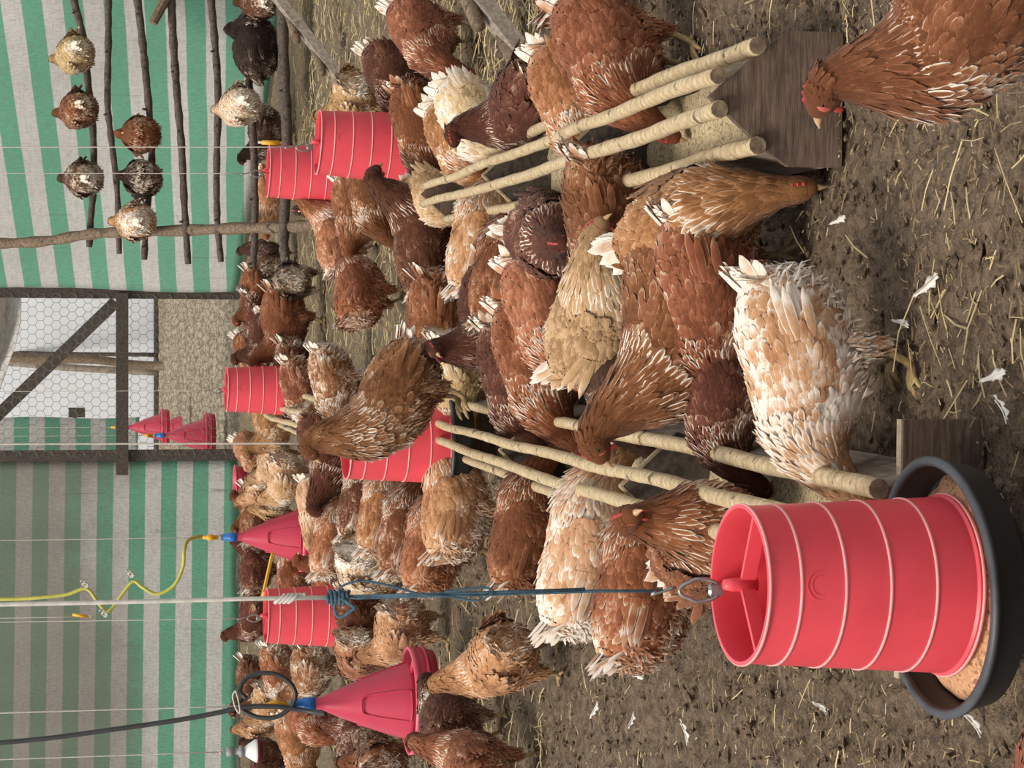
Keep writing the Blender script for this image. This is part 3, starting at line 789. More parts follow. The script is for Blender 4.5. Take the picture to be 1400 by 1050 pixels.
def hen(loc, yaw, pose, color, pale, label, size=1.0, group='brown hens on the coop floor', tilt=(0, 0)):
    pr = POSES[pose]
    e = empty('hen', loc, math.radians(yaw)); e.scale = (size,) * 3
    e.rotation_euler = (math.radians(tilt[0]), math.radians(tilt[1]), math.radians(yaw))
    tag(e, label, 'hen', group)
    rr = random.Random(label)
    c = lin(*HC[color]); c = tuple(min(1, v * rr.uniform(.92, 1.08)) for v in c[:3])
    for key in ('body', 'plumage', 'tail', 'wing', 'comb', 'beak', 'face', 'eye', 'wattle', 'leg'):
        for me in (pr[key] if isinstance(pr[key], list) else [pr[key]]):
            o = bpy.data.objects.new(key, me); COL.objects.link(o); o.parent = e
            o.color = (c[0], c[1], c[2], max(.0, min(1, pale + rr.uniform(-.03, .03))) if key in ('body', 'plumage') else pale)
    return e
def floor_hen(x, y, yaw, pose, color, pale, label, size=1.0, zc=.2, tilt=(0, 0)):
    p = G(x, y, zc * size); hen((p.x, p.y, 0), yaw, pose, color, pale, label, size, tilt=tilt)
def perch_hen(x, y, d, yaw, color, pale, label, size=1.0, pose='tuck'):
    p = P(x, y, d); hen((p.x, p.y - .0, p.z - .13 * size), yaw, pose, color, pale, label, size, 'hens roosting on the perches')

# angle: 0 faces right across the coop, 90 away from the viewer, 180 left, 270 toward the viewer
FLOCK = [
    # right foreground and right trough
    (1318, 40, 150, 'walk', 'brown', .34, 'large reddish brown hen with pale-streaked neck in front of the trough end board', 1.12, (0, -16)),
    (832, 70, 216, 'reach', 'rust', .22, 'big rust-brown hen with white tail, head inside the right trough', 1.08),
    (788, 134, 212, 'reach', 'orange', .34, 'tan hen half hidden behind the big rust hen at the right trough'),
    (780, -48, 20, 'walk', 'brown', .2, 'brown hen cut by the frame above the big rust hen'),
    (718, 140, 118, 'look_left', 'dark', .12, 'dark brown hen from behind with two white feather spots, beside the white hen'),
    (648, 160, 226, 'reach', 'white', .92, 'white hen with brown breast feeding at the far part of the right trough'),
    (632, 190, 224, 'reach', 'orange', .42, 'brown and white hen tight behind the white hen at the right trough'),
    (578, 45, 222, 'peck', 'rust', .24, 'rust hen with pale-tipped neck pecking behind the white hen'),
    (540, 105, 215, 'peck', 'dark', .16, 'dark hen pecking just right of the nearest right feeder'),
    (578, 172, 196, 'reach', 'brown', .14, 'smooth brown hen with white tail eating at the right feeder pan'),
    (483, 135, 112, 'walk', 'tan', .42, 'tan fluffy hen seen from behind at the foot of the far roost rail'),
    (596, 272, 248, 'reach', 'cream', .45, 'cream hen at the far end of the right trough under the poles', .92),
    (488, 285, 206, 'forward', 'rust', .34, 'rust hen with white neck streaks and red face between the two right feeders'),
    (510, 258, 190, 'reach', 'brown', .2, 'brown hen mostly hidden under the rim of the nearer right feeder'),
    (582, 335, 12, 'lean', 'dark', .18, 'dark brown hen with white tail reaching up to the right feeder pan', 1.1),
    (462, 330, 20, 'lean', 'orange', .42, 'orange hen with pale breast stretching toward the farther right feeder'),
    (492, 400, 35, 'forward', 'rust', .2, 'plain rust hen walking away on the straw with a white tail', 1.05),
    (600, 440, 172, 'walk', 'brown', .2, 'brown hen with white tail behind the hen that stands on the trough', 1.05),
    (672, 425, 195, 'look_left', 'dark', .05, 'dark reddish hen with raised head between the two troughs', 1.0),
    (660, 335, 8, 'reach', 'gold', .58, 'pale golden fluffy hen feeding from the left side of the right trough'),
    (690, 380, 14, 'reach', 'brown', .14, 'brown hen with a drooping white tail next to the pale golden hen', .95),
    (758, 322, 262, 'forward', 'dark', .3, 'dark hen flecked with white, red comb showing, in the middle crowd', 1.1),
    (832, 292, 158, 'reach', 'brown', .18, 'brown hen with white upright tail beside the right trough', 1.02),
    (945, 310, 284, 'peck', 'orange', .26, 'tan-brown hen with red face pecking the ground by the end board', 1.12),
    (972, 395, 172, 'reach', 'brown', .22, 'large brown hen with one yellow foot stretched, right of the pale cream hen', 1.02),
    (628, 515, 160, 'reach', 'cream', .5, 'hen with cream fluffy rump feeding under the hen that stands on the trough', .95),
    (708, 512, 188, 'reach', 'dark', .18, 'dark hen with head in the left trough, farther of two', 1.0),
    (738, 490, 202, 'reach', 'brown', .24, 'brown hen with ruffled white tail feeding at the left trough', 1.08),
    (752, 425, 214, 'reach', 'orange', .38, 'orange and white mottled hen left of the pale scaly hen', 1.05),
    (818, 436, 318, 'forward', 'cream', .38, 'pale tan hen with scaly feathers and grey-white tail in the middle crowd', 1.1),
    (932, 425, 186, 'lean', 'brown', .30, 'large chestnut hen with raised neck and white streaks looking over the left trough', 1.2),
    (842, 512, 200, 'reach', 'umber', .12, 'very dark hen squeezed behind the large chestnut hen', .85),
    (985, 532, 186, 'reach', 'dark', .2, 'dark hen behind the pale cream hen at the left trough', .85),
    (1098, 496, 188, 'reach', 'tan', .80, 'pale cream hen with white ruffled tail, head down in the left trough', 1.03),
    (1492, 1085, 150, 'walk', 'rust', .15, 'brown hen only just showing at the corner beside the black pan', 1.0),
    # left of the left trough
    (968, 738, 290, 'alert', 'brown', .26, 'brown hen facing the viewer above the near red feeder', 1.1),
    (880, 812, 14, 'reach', 'rust', .34, 'rust hen with white tail behind the hen that faces the viewer', 1.05),
    (808, 766, 4, 'reach', 'cream', .68, 'pale cream scaly hen with long white tail at the left trough', 1.15),
    (722, 732, 8, 'reach', 'brown', .12, 'smooth brown hen with white tail feathers at the left trough'),
    (622, 695, 14, 'forward', 'tan', .46, 'tan scaly hen with white tail eating at the middle feeder', 1.05),
    (592, 752, 18, 'reach', 'orange', .24, 'golden brown hen with long white tail, second from the middle feeder'),
    (556, 732, 12, 'reach', 'brown', .42, 'brown and white speckled hen in the row left of the middle feeder'),
    (526, 705, 8, 'reach', 'orange', .38, 'light brown hen with white tail in the row beside the middle feeder'),
    (497, 690, 6, 'reach', 'dark', .48, 'dark hen with broad white rump in the row beyond the middle feeder'),
    (498, 775, 118, 'reach', 'gold', .8, 'golden cream rounded hen behind the blue cord', 1.12),
    (492, 842, 160, 'reach', 'dark', .16, 'dark brown hen between the golden cream hen and the left feeder'),
    (548, 862, 132, 'walk', 'tan', .42, 'tan hen with fluffy rump and pale wing by the bell drinker'),
    (492, 892, 125, 'reach', 'orange', .34, 'orange-brown hen with white tail just above the bell drinker'),
    (684, 902, 116, 'lean', 'gold', .30, 'golden tan hen with orange neck drinking at the bell drinker', 1.0),
    (615, 990, 60, 'forward', 'dark', .2, 'dark speckled hen partly under the bell drinker'),
    (652, 1050, 75, 'lean', 'rust', .3, 'rust hen with white-streaked neck cut by the frame, nearest left edge hen'),
    (520, 1045, 95, 'walk', 'brown', .28, 'brown hen at the frame edge left of the bell drinker'),
    (492, 1022, 60, 'walk', 'dark', .5, 'dark hen mottled with white, left of the bell drinker'),
    (408, 1015, 205, 'peck', 'orange', .4, 'orange-tan hen pecking with its head down beyond the bell drinker'),
    (425, 985, 250, 'peck', 'rust', .2, 'rust hen bent down behind the blue hose coupling'),
    (352, 990, 110, 'walk', 'tan', .4, 'tan fluffy hen seen from behind beside the hose loop'),
    (365, 1040, 60, 'walk', 'dark', .14, 'dark hen at the frame corner under the small white lamp'),
    (425, 915, 150, 'walk', 'brown', .5, 'brown hen with white speckled shoulders behind the bell drinker'),
    (382, 915, 175, 'reach', 'brown', .52, 'white speckled brown hen inside the hose loop'),
    (345, 932, 190, 'walk', 'dark', .26, 'dark mottled hen at the foot of the left cloth wall behind the hose loop'),
    (368, 960, 140, 'walk', 'tan', .36, 'pale hen behind the orange hose fitting'),
    (348, 842, 160, 'alert', 'dark', .12, 'dark hen against the striped cloth behind the left feeder'),
    (350, 775, 20, 'walk', 'dark', .16, 'dark brown hen by the cloth wall right of the white rope'),
    (350, 712, 30, 'walk', 'brown', .28, 'brown hen with white fleck between cloth wall and far bell drinker'),
    (402, 790, 10, 'forward', 'brown', .34, 'brown speckled hen low behind the yellow handle', .95),
    (456, 745, 12, 'reach', 'orange', .42, 'orange and white hen just left of the far bell drinker'),
    (452, 795, 330, 'alert', 'rust', .12, 'rust hen with red face looking toward the viewer near the white rope', .9),
    (432, 690, 200, 'forward', 'cream', .6, 'white speckled hen beside the rim of the far bell drinker', .9),
    # behind the middle feeder
    (442, 592, 204, 'lean', 'dark', .12, 'dark brown hen with beak down just behind the middle feeder', 1.15, (0, 22)),
    (455, 518, 178, 'reach', 'brown', .58, 'hen with white speckled back and dark breast on the open straw'),
    (372, 575, 200, 'walk', 'tan', .3, 'tan-brown hen with raised wing beside the far trough poles', 1.1),
    (400, 505, 175, 'walk', 'dark', .22, 'dark hen with white tail behind the white speckled hen'),
    (412, 530, 182, 'reach', 'brown', .4, 'brown hen with pale rump close behind the white speckled hen'),
    (388, 440, 186, 'walk', 'brown', .1, 'large plain dark brown hen near the gate with its shadow', 1.2),
    (345, 485, 205, 'peck', 'brown', .26, 'brown hen bowing behind the far feeder'),
    (362, 462, 200, 'alert', 'dark', .2, 'dark hen with red comb behind the large plain brown hen'),
    (398, 385, 95, 'walk', 'umber', .36, 'dusky hen seen from behind with yellow leg at the roost end'),
    (368, 352, 60, 'look_left', 'umber', .28, 'small dusky hen under the lowest perch end', .9),
    (352, 400, 190, 'walk', 'brown', .28, 'brown hen with white tail at the gate post'),
    (352, 428, 160, 'reach', 'dark', .3, 'dark hen with pale spot in front of the gate opening'),
    (345, 618, 235, 'peck', 'tan', .22, 'tan hen with dark hollow back at the gate left post'),
    (375, 632, 130, 'walk', 'cream', .5, 'pale mottled hen behind the white twine of the middle feeder'),
    (390, 655, 140, 'walk', 'cream', .6, 'cream fluffy hen left of the white twine'),
    (358, 668, 120, 'walk', 'tan', .6, 'white tailed pale hen at the end of the cloth wall'),
    (372, 692, 100, 'walk', 'tan', .44, 'tan hen in front of the tip of the far bell drinker', .9),
    (345, 690, 200, 'walk', 'brown', .3, 'brown hen low against the cloth wall next to the small red drinker', .9),
    # behind the roost
    (362, 180, 150, 'walk', 'umber', .2, 'dusky hen standing behind the lowest perch above the right feeder'),
    (372, 265, 185, 'forward', 'tan', .34, 'tan hen behind the perches beside the roost pole'),
    (450, 285, 260, 'alert', 'umber', .4, 'dark hen with white fleck peering beside the farther right feeder', .9),
]
for f in FLOCK:
    x, y, yaw, pose, color, pale, label = f[:7]; size = f[7] if len(f) > 7 else 1.0; tilt = f[8] if len(f) > 8 else (0, 0)
    floor_hen(x, y, yaw, pose, color, pale, label, size, tilt=tilt)

# the hen that stands on the poles of the left trough
p = P(568, 545, 7.0)
hen((p.x, p.y, .285), 196, 'stand', 'brown', .30, 'brown hen standing upright on the trough poles in front of the middle feeder', 1.12, 'brown hens on the coop floor')
# roosting hens
perch_hen(100, 75, 14.4, 100, 'cream', .52, 'cream tan hen nearest the frame edge on the topmost perch')
perch_hen(105, 151, 14.4, 95, 'brown', .32, 'brown hen in the middle of the topmost perch')
perch_hen(112, 244, 14.4, 85, 'umber', .5, 'speckled brown hen at the pole end of the topmost perch')
perch_hen(190, 184, 14.0, 265, 'rust', .0, 'solid rust hen facing out on the third perch')
perch_hen(192, 244, 14.0, 275, 'black', .38, 'near-black hen with cream breast on the third perch')
perch_hen(183, 303, 13.9, 85, 'tan', .66, 'white and tan hen roosting in front of the pole')
perch_hen(325, 146, 13.5, 95, 'white', .72, 'white hen roosting with its back to the viewer')
perch_hen(347, 64, 13.5, 15, 'black', -.1, 'very dark hen hanging over the perch right of the white hen', 1.15)
perch_hen(352, 4, 13.5, 80, 'dark', .3, 'brown hen cut by the frame on the low perch', .9)
# ------------------------------------------------------------------ red hanging feeders
def emboss_circle(parent, R, z, ang):
    mb = MB(); n = 24
    for rad in (.022, .015):
        pts = []
        for k in range(n + 1):
            a = 2 * math.pi * k / n; th = ang + rad * math.cos(a) / R
            pts.append((R * math.cos(th), R * math.sin(th), z + rad * math.sin(a)))
        mb.tube(pts, .0009, 4, False)
    mb.build('embossed_ring', M['red'], parent)
def feeder(x, y, zax, label, rz=0.0, pan_tilt=0.0, tilt=0.0, lean=1.0):
    """x, y, zax: middle of the open top"""
    H, RT, RB = .355, .125, .144
    top = P(x, y, zax); f = empty('hanging_feeder', (top.x, top.y, top.z - H - .06), rz); tag(f, label, 'feeder', 'red hanging feeders')
    f.rotation_euler = (math.radians(lean), tilt, rz)
    z0 = .06
    def R(t): return RB + (RT - RB) * t
    prof = [(R(0) + .004, z0), (R(0) + .004, z0 + .006), (R(.02), z0 + .01)] + [(R(t), z0 + H * t) for t in (.2, .4, .6, .8, .985)] + [(RT + .003, z0 + H * .985), (RT + .003, z0 + H), (RT - .003, z0 + H), (RT - .004, z0 + H * .97), (RB - .005, z0 + .01), (RB - .004, z0)]
    b = MB().lathe(prof, 56, True).build('bucket', M['red'], f, True)
    b.modifiers.new('edges', 'EDGE_SPLIT').split_angle = math.radians(40)
    for t in (.0, .215, .43, .64, .845, .992):
        rr = R(t) + (.0045 if t in (.0,) else .003 if t > .99 else .0003)
        MB().lathe([(rr - .002, z0 + H * t - .0028), (rr + .0016, z0 + H * t - .0022), (rr + .0016, z0 + H * t + .0022), (rr - .002, z0 + H * t + .0028)], 56, True).build('band', M['band'], f, True)
    for k in range(3):
        a = math.radians(100 + 120 * k)
        MB().bar((0, 0, z0 + H - .014), ((RT - .004) * math.cos(a), (RT - .004) * math.sin(a), z0 + H - .014), .007, .024).build('spoke', M['red'], f)
    MB().tube([(0, 0, z0 + H - .03), (0, 0, z0 + H + .012), (0, 0, z0 + H + .026)], [.011, .011, .008], 12).build('hanger', M['red'], f, True)
    emboss_circle(f, R(.8) + .0005, z0 + H * .8 - .015, math.radians(-90) - rz + .08)
    # inner feed level in the bucket
    pan = empty('pan', (0, 0, 0)); pan.parent = f; pan.rotation_euler = (0, pan_tilt, 0)
    RP = .21
    body = MB().lathe([(.001, -.012), (.165, -.012), (RP - .012, .012), (RP - .002, .07), (RP - .008, .07), (RP - .022, .02), (.155, .0), (.001, .0)], 64, True)
    po = body.build('pan', M['black'], f, True); po.rotation_euler = (0, pan_tilt, 0); bpy.data.objects.remove(pan)
    po.modifiers.new('edges', 'EDGE_SPLIT').split_angle = math.radians(35)
    MB().lathe([(RP - .012, .067), (RP + .004, .066), (RP + .005, .074), (RP - .004, .078), (RP - .011, .076)], 64, True).build('pan_rim', M['blackrim'], po, True)
    vs = []; n = 64; rings = (.10, .13, .15, .165, .18, .188)
    for i, rd in enumerate(rings):
        for k in range(n):
            a = 2 * math.pi * k / n
            zz = .055 - .03 * i / 5 + .012 * (float(vnoise(np.array([rd * 60]), np.array([a * 5.]), 5)[0]) - .5) + .008 * math.cos(a + 1)
            vs.append((rd * math.cos(a), rd * math.sin(a), zz))
    tag(MB().add(vs, [(i * n + k, i * n + (k + 1) % n, (i + 1) * n + (k + 1) % n, (i + 1) * n + k) for i in range(5) for k in range(n)]).build('feed', M['pellets'], f, True), kind='stuff')
    return f, Vector((top.x, top.y, top.z + .026))
def snap_hook(parent, base, L=.085):
    """carabiner loop standing on base (local coords)"""
    mb = MB(); pts = []
    w = L * .19
    for k in range(25):
        a = 2 * math.pi * k / 24
        pts.append((base[0] + w * math.cos(a) * (1 if math.sin(a) < .3 else .8), base[1], base[2] + L * .32 + L * .36 * math.sin(a)))
    mb.tube(pts, .0034, 6, False).build('snap_hook', M['metal'], parent, True)
    MB().lathe([(.0105, -.002), (.0105, .018), (.006, .022), (.006, -.004)], 8, True, (base[0], base[1], base[2] - .004)).build('hook_sleeve', M['metal'], parent)
    pts = [(base[0] + .3 * w * math.cos(t), base[1], base[2] + L * .74 + .014 * (1 - math.cos(t)) + .004 * t) for t in (0, .8, 1.6, 2.4, 3.2, 4, 4.8)]
    MB().tube(pts, .003, 6).build('wire_eye', M['metal'], parent, True)
    return base[2] + L * .74 + .03
def twine(base, top_px, label, r=.0022, mat='rope', hook=True, name='hanging_twine', topz=3.3, kink=0.0, L=.085):
    """cord that rises from base to the roof; parts: cord and its snap hook"""
    t = empty(name, base); tag(t, label, 'cord')
    z = snap_hook(t, (0, 0, 0), L) if hook else 0
    pts = []
    n = 24
    for i in range(n + 1):
        f = i / n
        pts.append((top_px * f + kink * math.sin(f * 23), 0.02 * math.sin(f * 6) * kink * 10, z + (topz - base.z - z) * f))
    MB().tube(pts, r, 6).build('cord', M[mat], t, True)
    return t

f1, b1 = feeder(1003, 806, 3.52, 'large near red feeder with black pan in the foreground', math.radians(-4), math.radians(-3.5), math.radians(1.6), 3.2)
f2, b2 = feeder(434, 202, 8.72, 'red feeder at the right in front of a second one, hens at its pan', .5, 0, math.radians(3))
f3, b3 = feeder(366, 238, 10.75, 'farther red feeder half behind the right feeder, below the roosting hens', .9, 0, math.radians(2))
f4, b4 = feeder(472, 606, 7.65, 'middle red feeder partly hidden by the hen standing on the trough', .2)
f5, b5 = feeder(309, 534, 12.6, 'smallest far red feeder in front of the gate', 1.2)
f6, b6 = feeder(363, 845, 10.1, 'left red feeder between the white rope and the bell drinker', .7, 0, math.radians(1))

# ropes of the feeders
t = empty('hanging_rope', b1); tag(t, 'thick white rope tied to a blue-grey cord that holds the near red feeder', 'rope')
zt = snap_hook(t, (0, 0, 0), .095)
kz = (P(478, 806, 3.3) - b1).z
MB().tube([(0, 0, zt - .01), (.002, 0, zt + .1), (.0, 0, kz * .6), (-.001, 0, kz)], .0028, 6).build('blue_cord', M['blue'], t, True)
MB().tube([(.006, -.004, zt + .12), (.004, -.004, kz * .6), (.002, -.004, kz)], .0024, 6).build('blue_cord', M['blue'], t, True)
lp = crom([(0, -.006, kz), (.016, -.008, kz + .004), (.026, -.01, kz - .03), (.016, -.012, kz - .08), (.004, -.01, kz - .12), (-.002, -.008, kz - .17), (-.008, -.01, kz - .21), (.004, -.012, kz - .235), (.012, -.01, kz - .22), (.006, -.008, kz - .16)], 6)
MB().tube(lp, .0020, 6).build('cord_loop', M['blue'], t, True)
kp = []
for k in range(60):
    a = k * .62; kp.append((.009 * math.cos(a) * (1 + .3 * math.sin(k)), .009 * math.sin(a), kz - .012 + .0006 * k))
MB().tube(kp, .0028, 6).build('knot', M['blue'], t, True)
kp = [(-.004 - .022 * (1 - math.cos(q)) * .5 + .006 * math.sin(2 * q), -.012 + .008 * math.sin(q), kz - .004 + .016 * math.sin(q)) for q in np.linspace(0, 6.28 * 2, 30)]
MB().tube(kp, .0026, 6).build('bow_loop', M['blue'], t, True)
MB().tube([(0, 0, kz - .02), (.001, 0, kz + .15), (0, 0, kz + .3), (-.001, 0, 3.4 - b1.z)], .0034, 8).build('white_rope', M['rope'], t, True)
for k in range(4):
    z = (P(388 + k * 6, 806, 3.4) - b1).z
    MB().tube([(.006 * math.cos(a), .006 * math.sin(a), z + .002 * a - (.010 * math.cos(a))) for a in np.linspace(0, 6.28, 12)], .003, 6).build('rope_wrap', M['rope'], t, True)
twine(b2, -.06, 'twine with orange tube that holds the right feeder')
twine(b3, -.05, 'thin twine that holds the farther right feeder')
twine(b4, .01, 'pale twine that holds the middle feeder', .003)
twine(b5, -.01, 'thin twine that holds the far feeder before the gate', .002)
twine(b6, .02, 'thin twine with snap hook that holds the left feeder', .0022)
q = P(370, 195, 8.72); tube_e = empty('cord_tube', q); tag(tube_e, 'short orange tube on the twine of the right feeder', 'tube')
MB().tube([(0, 0, -.035), (0, 0, .035)], .009, 10).build('sleeve', M['yellow'], tube_e, True)
MB().tube([(0, 0, -.05), (0, 0, .05)], .005, 8).build('cord_inside', M['rope'], tube_e, True)

# ------------------------------------------------------------------ bell drinkers
def drinker(x, y, zax, label, rz=0.0, hose=True, scale=1.0):
    """x, y, zax: middle of the wide flange"""
    c = P(x, y, zax); R = .2 * scale; H = .40 * scale
    e = empty('bell_drinker', (c.x, c.y, c.z - .07 * scale), rz); tag(e, label, 'drinker', 'red bell drinkers'); e.scale = (scale,) * 3
    R, H = .2, .37; z0 = .07
    prof = [(.022, z0 + H), (.024, z0 + H - .03), (.032, z0 + H - .045), (.06, z0 + H - .11), (.09, z0 + H - .19), (.118, z0 + H - .27), (.134, z0 + H - .32), (.143, z0 + .02), (.146, z0 + .004), (.142, z0 + .002), (.13, z0 + .03), (.02, z0 + H - .05)]
    MB().lathe(prof, 56).build('bell', M['bell'], e, True)
    trough_ = [(.142, .0), (.15, -.012), (.19, -.012), (R, .03), (R, z0 + .01), (R - .004, z0 + .012), (R - .006, z0), (.185, .012), (.15, .006)]
    MB().lathe(trough_, 64, True).build('drinking_rim', M['bell'], e, True)
    MB().lathe([(R + .0005, .058), (R + .004, .06), (R + .004, .082), (R - .004, .084), (R - .006, .074)], 64, True).build('rim_edge', M['bell_light'], e, True)
    MB().lathe([(R + .001, .018), (R + .006, .022), (R + .006, .03), (R + .001, .034)], 64, True).build('rim_ridge', M['bell'], e, True)
    for k in range(3):                        # raised panel on the bell
        a0 = math.radians(-90 + 120 * k) - rz; pts = []
        for aa, zz in ((-.42, .03), (-.42, .14), (-.36, .185), (-.2, .2), (.2, .2), (.36, .185), (.42, .14), (.42, .03), (.36, .02), (0, .018), (-.36, .02), (-.42, .03)):
            pts.append((aa, zz))
        loop = []
        for aa, zz in crom(pts, 4):
            rr = np.interp(z0 + zz, [z0 + .02, z0 + H - .27, z0 + H - .19], [.143, .118, .09]); loop.append(((rr + .0015) * math.cos(a0 + aa), (rr + .0015) * math.sin(a0 + aa), z0 + zz))
        MB().tube(loop, .0036, 6, False).build('panel_ridge', M['bell'], e, True)
        a1 = a0 + math.radians(60)
        MB().bar((.138 * math.cos(a1), .138 * math.sin(a1), z0 + .012), ((R - .004) * math.cos(a1), (R - .004) * math.sin(a1), z0 + .004), .03, .006).build('rim_rib', M['bell'], e)
    cp = MB().lathe([(.0, z0 + H + .075), (.02, z0 + H + .075), (.021, z0 + H + .04), (.025, z0 + H + .038), (.025, z0 + H - .004), (.0, z0 + H - .004)], 16).build('blue_coupling', M['bluep'], e, True)
    MB().box((.0, -.024, z0 + H + .025), (.016, .008, .02)).build('clip', M['bluep'], e)
    MB().lathe([(.0, z0 + H + .10), (.016, z0 + H + .10), (.016, z0 + H + .073), (.0, z0 + H + .073)], 12).build('grey_collar', M['greyp'], e, True)
    MB().lathe([(.0, z0 + H + .19), (.009, z0 + H + .19), (.010, z0 + H + .165), (.017, z0 + H + .162), (.017, z0 + H + .13), (.012, z0 + H + .128), (.012, z0 + H + .1), (.0, z0 + H + .1)], 12).build('orange_valve', M['yellow'], e, True)
    e['_t'] = 0; del e['_t']
    return e, Vector((c.x, c.y, c.z - .07 * scale + (z0 + H + .19) * scale))
def plain_cord(a, label, topz=3.4, lean=0.0, r=.0022, mat='rope', nm='hanging_twine'):
    t = empty(nm, a); tag(t, label, 'cord')
    MB().tube([(lean * f, .0, (topz - a.z) * f) for f in np.linspace(0, 1, 10)], r, 6).build('cord', M[mat], t, True)
    MB().tube([(.008 * math.cos(q), .008 * math.sin(q), .012 + .003 * q) for q in np.linspace(0, 9, 20)], r * 1.1, 6).build('knot', M[mat], t, True)
    return t
d1, w1 = drinker(562, 958, 8.33, 'large red bell drinker at the left with a golden hen drinking', .1)
d2, w2 = drinker(412, 733, 12.5, 'red bell drinker with yellow handle behind the white rope', .1)
d3, w3 = drinker(221, 584, 24.5, 'upper red bell drinker seen through the gate')
d4, w4 = drinker(281, 595, 19.9, 'lower red bell drinker hanging right behind the gate crossbar', .2)
d5, w5 = drinker(258, 582, 26.5, 'red bell drinker mostly hidden between the two others behind the gate')
q = G(340, 664); e = empty('drinking_bowl', q); tag(e, 'low dark red bowl at the foot of the cloth wall beside the gate', 'bowl')
MB().lathe([(.001, .01), (.13, .01), (.155, .11), (.16, .112), (.165, .105), (.14, .0), (.001, .0)], 40, True).build('bowl', M['bell'], e, True)
MB().lathe([(.158, .104), (.168, .104), (.17, .114), (.158, .116)], 40, True).build('rim', M['bell_light'], e, True)
plain_cord(w1, 'twine of the large bell drinker')
plain_cord(w2, 'long thin twine of the bell drinker with yellow handle', lean=.0)
plain_cord(w3, 'twine of the upper drinker behind the gate', 3.6)
plain_cord(w4, 'twine of the lower drinker behind the gate', 3.6)
# yellow handle
a, b = P(372, 758, 12.1), P(360, 812, 11.9)
e = empty('plastic_stick', (a + b) / 2); tag(e, 'yellow flat plastic stick beside the bell drinker and white rope', 'stick')
MB().bar(a - e.location, b - e.location, .012, .045, (0, 1, 0)).build('stick', M['yellow'], e)
MB().bar(b - e.location + (b - a).normalized() * -.01, b - e.location + (b - a).normalized() * .006, .016, .05, (0, 1, 0)).build('end_cap', M['yellow'], e)

# hoses
def hose(name, px, zax, r, mat, label, extra=None):
    pts = [P(x, y, zz) for x, y, zz in px]; e = empty(name, pts[0]); tag(e, label, 'hose')
    MB().tube([Vector(p) - e.location for p in crom(pts, 8)], r, 8).build('tube', M[mat], e, True)
    return e
Z1 = 8.2
h = hose('black_hose', [(-30, 1018, Z1), (60, 1010, Z1), (150, 998, Z1), (240, 985, Z1), (300, 974, Z1), (330, 967, Z1), (375, 966, Z1), (420, 972, Z1), (445, 976, Z1 - .05)], Z1, .0095, 'bhose', 'thick black hose coming down from the roof to the large bell drinker')
lpts = [(337, 955), (328, 945), (334, 930), (352, 921), (378, 922), (398, 935), (404, 952), (396, 968), (378, 980), (355, 981), (335, 973), (324, 962), (332, 956)]
pts = [P(x, y, Z1 - .03 + .005 * i) for i, (x, y) in enumerate(lpts)]
MB().tube([Vector(p) - h.location for p in crom(pts, 6)], .009, 8).build('loop', M['bhose'], h, True)
pts = [P(x, y, Z1 - .04) for x, y in ((322, 944), (318, 952), (322, 968), (328, 975), (326, 958), (322, 944))]
MB().tube([Vector(p) - h.location for p in crom(pts, 5)], .003, 6).build('twine_tie', M['rope'], h, True)
h = hose('yellow_hose', [(-20, 820, 12.2), (40, 818, 12.2), (90, 813, 12.2), (118, 805, 12.2), (135, 825, 12.2), (148, 836, 12.2), (165, 815, 12.2), (182, 795, 12.2), (195, 803, 12.2), (215, 812, 12.2), (238, 800, 12.2), (250, 775, 12.2), (252, 752, 12.2), (258, 738, 12.3), (275, 733, 12.4)], 12.2, .010, 'yhose', 'yellow-green hose zigzagging across the left cloth wall')
for x, y in ((120, 802), (146, 842), (182, 788)):
    c = P(x, y, 12.18) - h.location
    MB().tube([c + Vector((.010 * math.cos(q) + .002 * q, -.012 + .008 * math.sin(q * .7), .011 * math.sin(q) + .002 * q)) for q in np.linspace(0, 14, 30)], .005, 6).build('string_knot', M['rope'], h, True)
e = plain_cord(P(130, 843, 11.9), 'thin twine with orange tip crossing the yellow hose on the left', 3.4, .01)
MB().tube([(0, -.002, .04), (.015, -.004, .12)], .008, 8).build('orange_tip', M['yellow'], e, True)
plain_cord(P(318, 966, 8.25), 'white twine that ties up the black hose', 3.4, .01)
# small lamp at the left edge
c = P(333, 1027, 9.0); e = empty('hanging_lamp', c); tag(e, 'small lamp with grey holder, white bulb and dark red end at the left edge', 'lamp')
MB().lathe([(.0, .07), (.02, .07), (.02, .045), (.013, .043), (.013, .02), (.024, .018), (.024, .0), (.0, .0)], 16).build('holder', M['greyp'], e, True)
MB().lathe([(.014, .0), (.03, -.02), (.046, -.045), (.05, -.06), (.0, -.06)], 20).build('bulb', M['white'], e, True)
MB().lathe([(.051, -.055), (.052, -.068), (.04, -.078), (.0, -.082)], 20).build('red_end', M['darkred'], e, True)
plain_cord(c + Vector((0, 0, .07)), 'wavy white cord of the small hanging lamp', 3.4, .0, .0026)

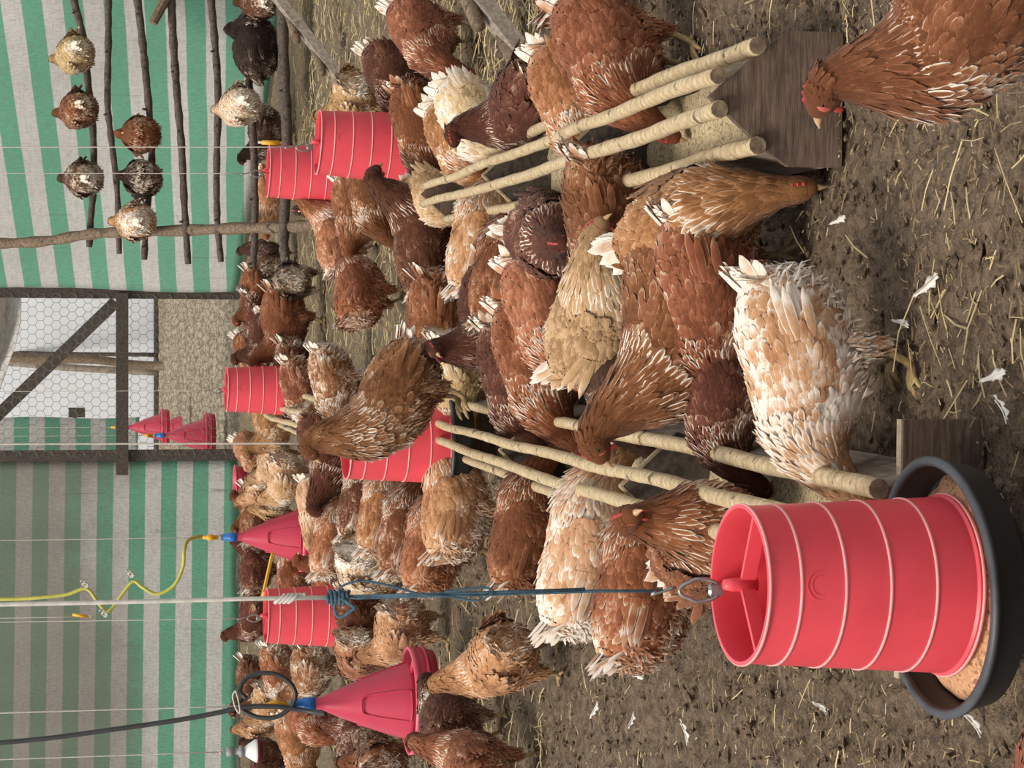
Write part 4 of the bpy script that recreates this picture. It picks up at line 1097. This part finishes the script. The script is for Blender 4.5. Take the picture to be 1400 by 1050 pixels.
# ------------------------------------------------------------------ feathers lying on the ground
def fallen(x, y, yaw, L, label, brown=False):
    p = G(x, y); e = empty('fallen_feather', (p.x, p.y, .016), yaw); tag(e, label, 'feather', 'white feathers lying on the earth')
    vs = []; n = 10
    for i in range(n + 1):
        t = i / n; w = L * .13 * math.sin(min(1, t * 1.2 + .08) * math.pi * .92) ** .7 if t < .98 else .001
        for c in (-1, 0, 1):
            vs.append((L * (t - .5), c * w * (1 + .25 * math.sin(i * 2.3 + c)) + .12 * L * t * t, .006 + .016 * t * t + (.003 if c == 0 else 0) + .004 * math.sin(i * 1.7) * abs(c)))
    me = MB().add(vs, [(i * 3 + j, i * 3 + j + 1, i * 3 + j + 4, i * 3 + j + 3) for i in range(n) for j in range(2)])
    o = me.build('vane', M['quill'], e, True); o.modifiers.new('thickness', 'SOLIDIFY').thickness = .0008
    MB().tube([(L * (t - .5) * 1.08 - .006, .12 * L * t * t, .011 + .016 * t * t) for t in np.linspace(0, .9, 8)], .0011, 5).build('shaft', M['cut_edge'] if brown else M['quill'], e)
for a in ((1287, 388, 1.9, .085, 'brown-shafted white feather on bare earth between trough and frame corner', True),
          (1252, 440, 1.2, .05, 'small white fluff feather right of the pale cream hen', False),
          (1380, 512, 1.7, .07, 'white feather by the straw tangle at the frame corner', False),
          (1393, 556, .3, .045, 'white feather nearest the frame edge behind the black pan', False),
          (1352, 985, .8, .055, 'white feather beside the black pan lower rim', False),
          (1140, 965, 1.1, .05, 'brownish white feather left of the near feeder', True),
          (826, 970, 2.4, .06, 'white feather at the end of a straw stalk on the left', False),
          (886, 922, 1.5, .075, 'slim white feather in the middle of the bare left floor', False),
          (952, 998, .2, .06, 'white fluff cluster low on the left floor', False),
          (878, 985, 2.9, .04, 'small white feather on the left floor', False),
          (682, 848, 2.2, .07, 'white feather just behind the golden tan hen', False),
          (806, 858, 1.8, .055, 'white feather below the pale cream scaly hen', False),
          (1165, 300, 1.7, .05, 'tiny white feather in front of the pecking hen', False)):
    fallen(*a)
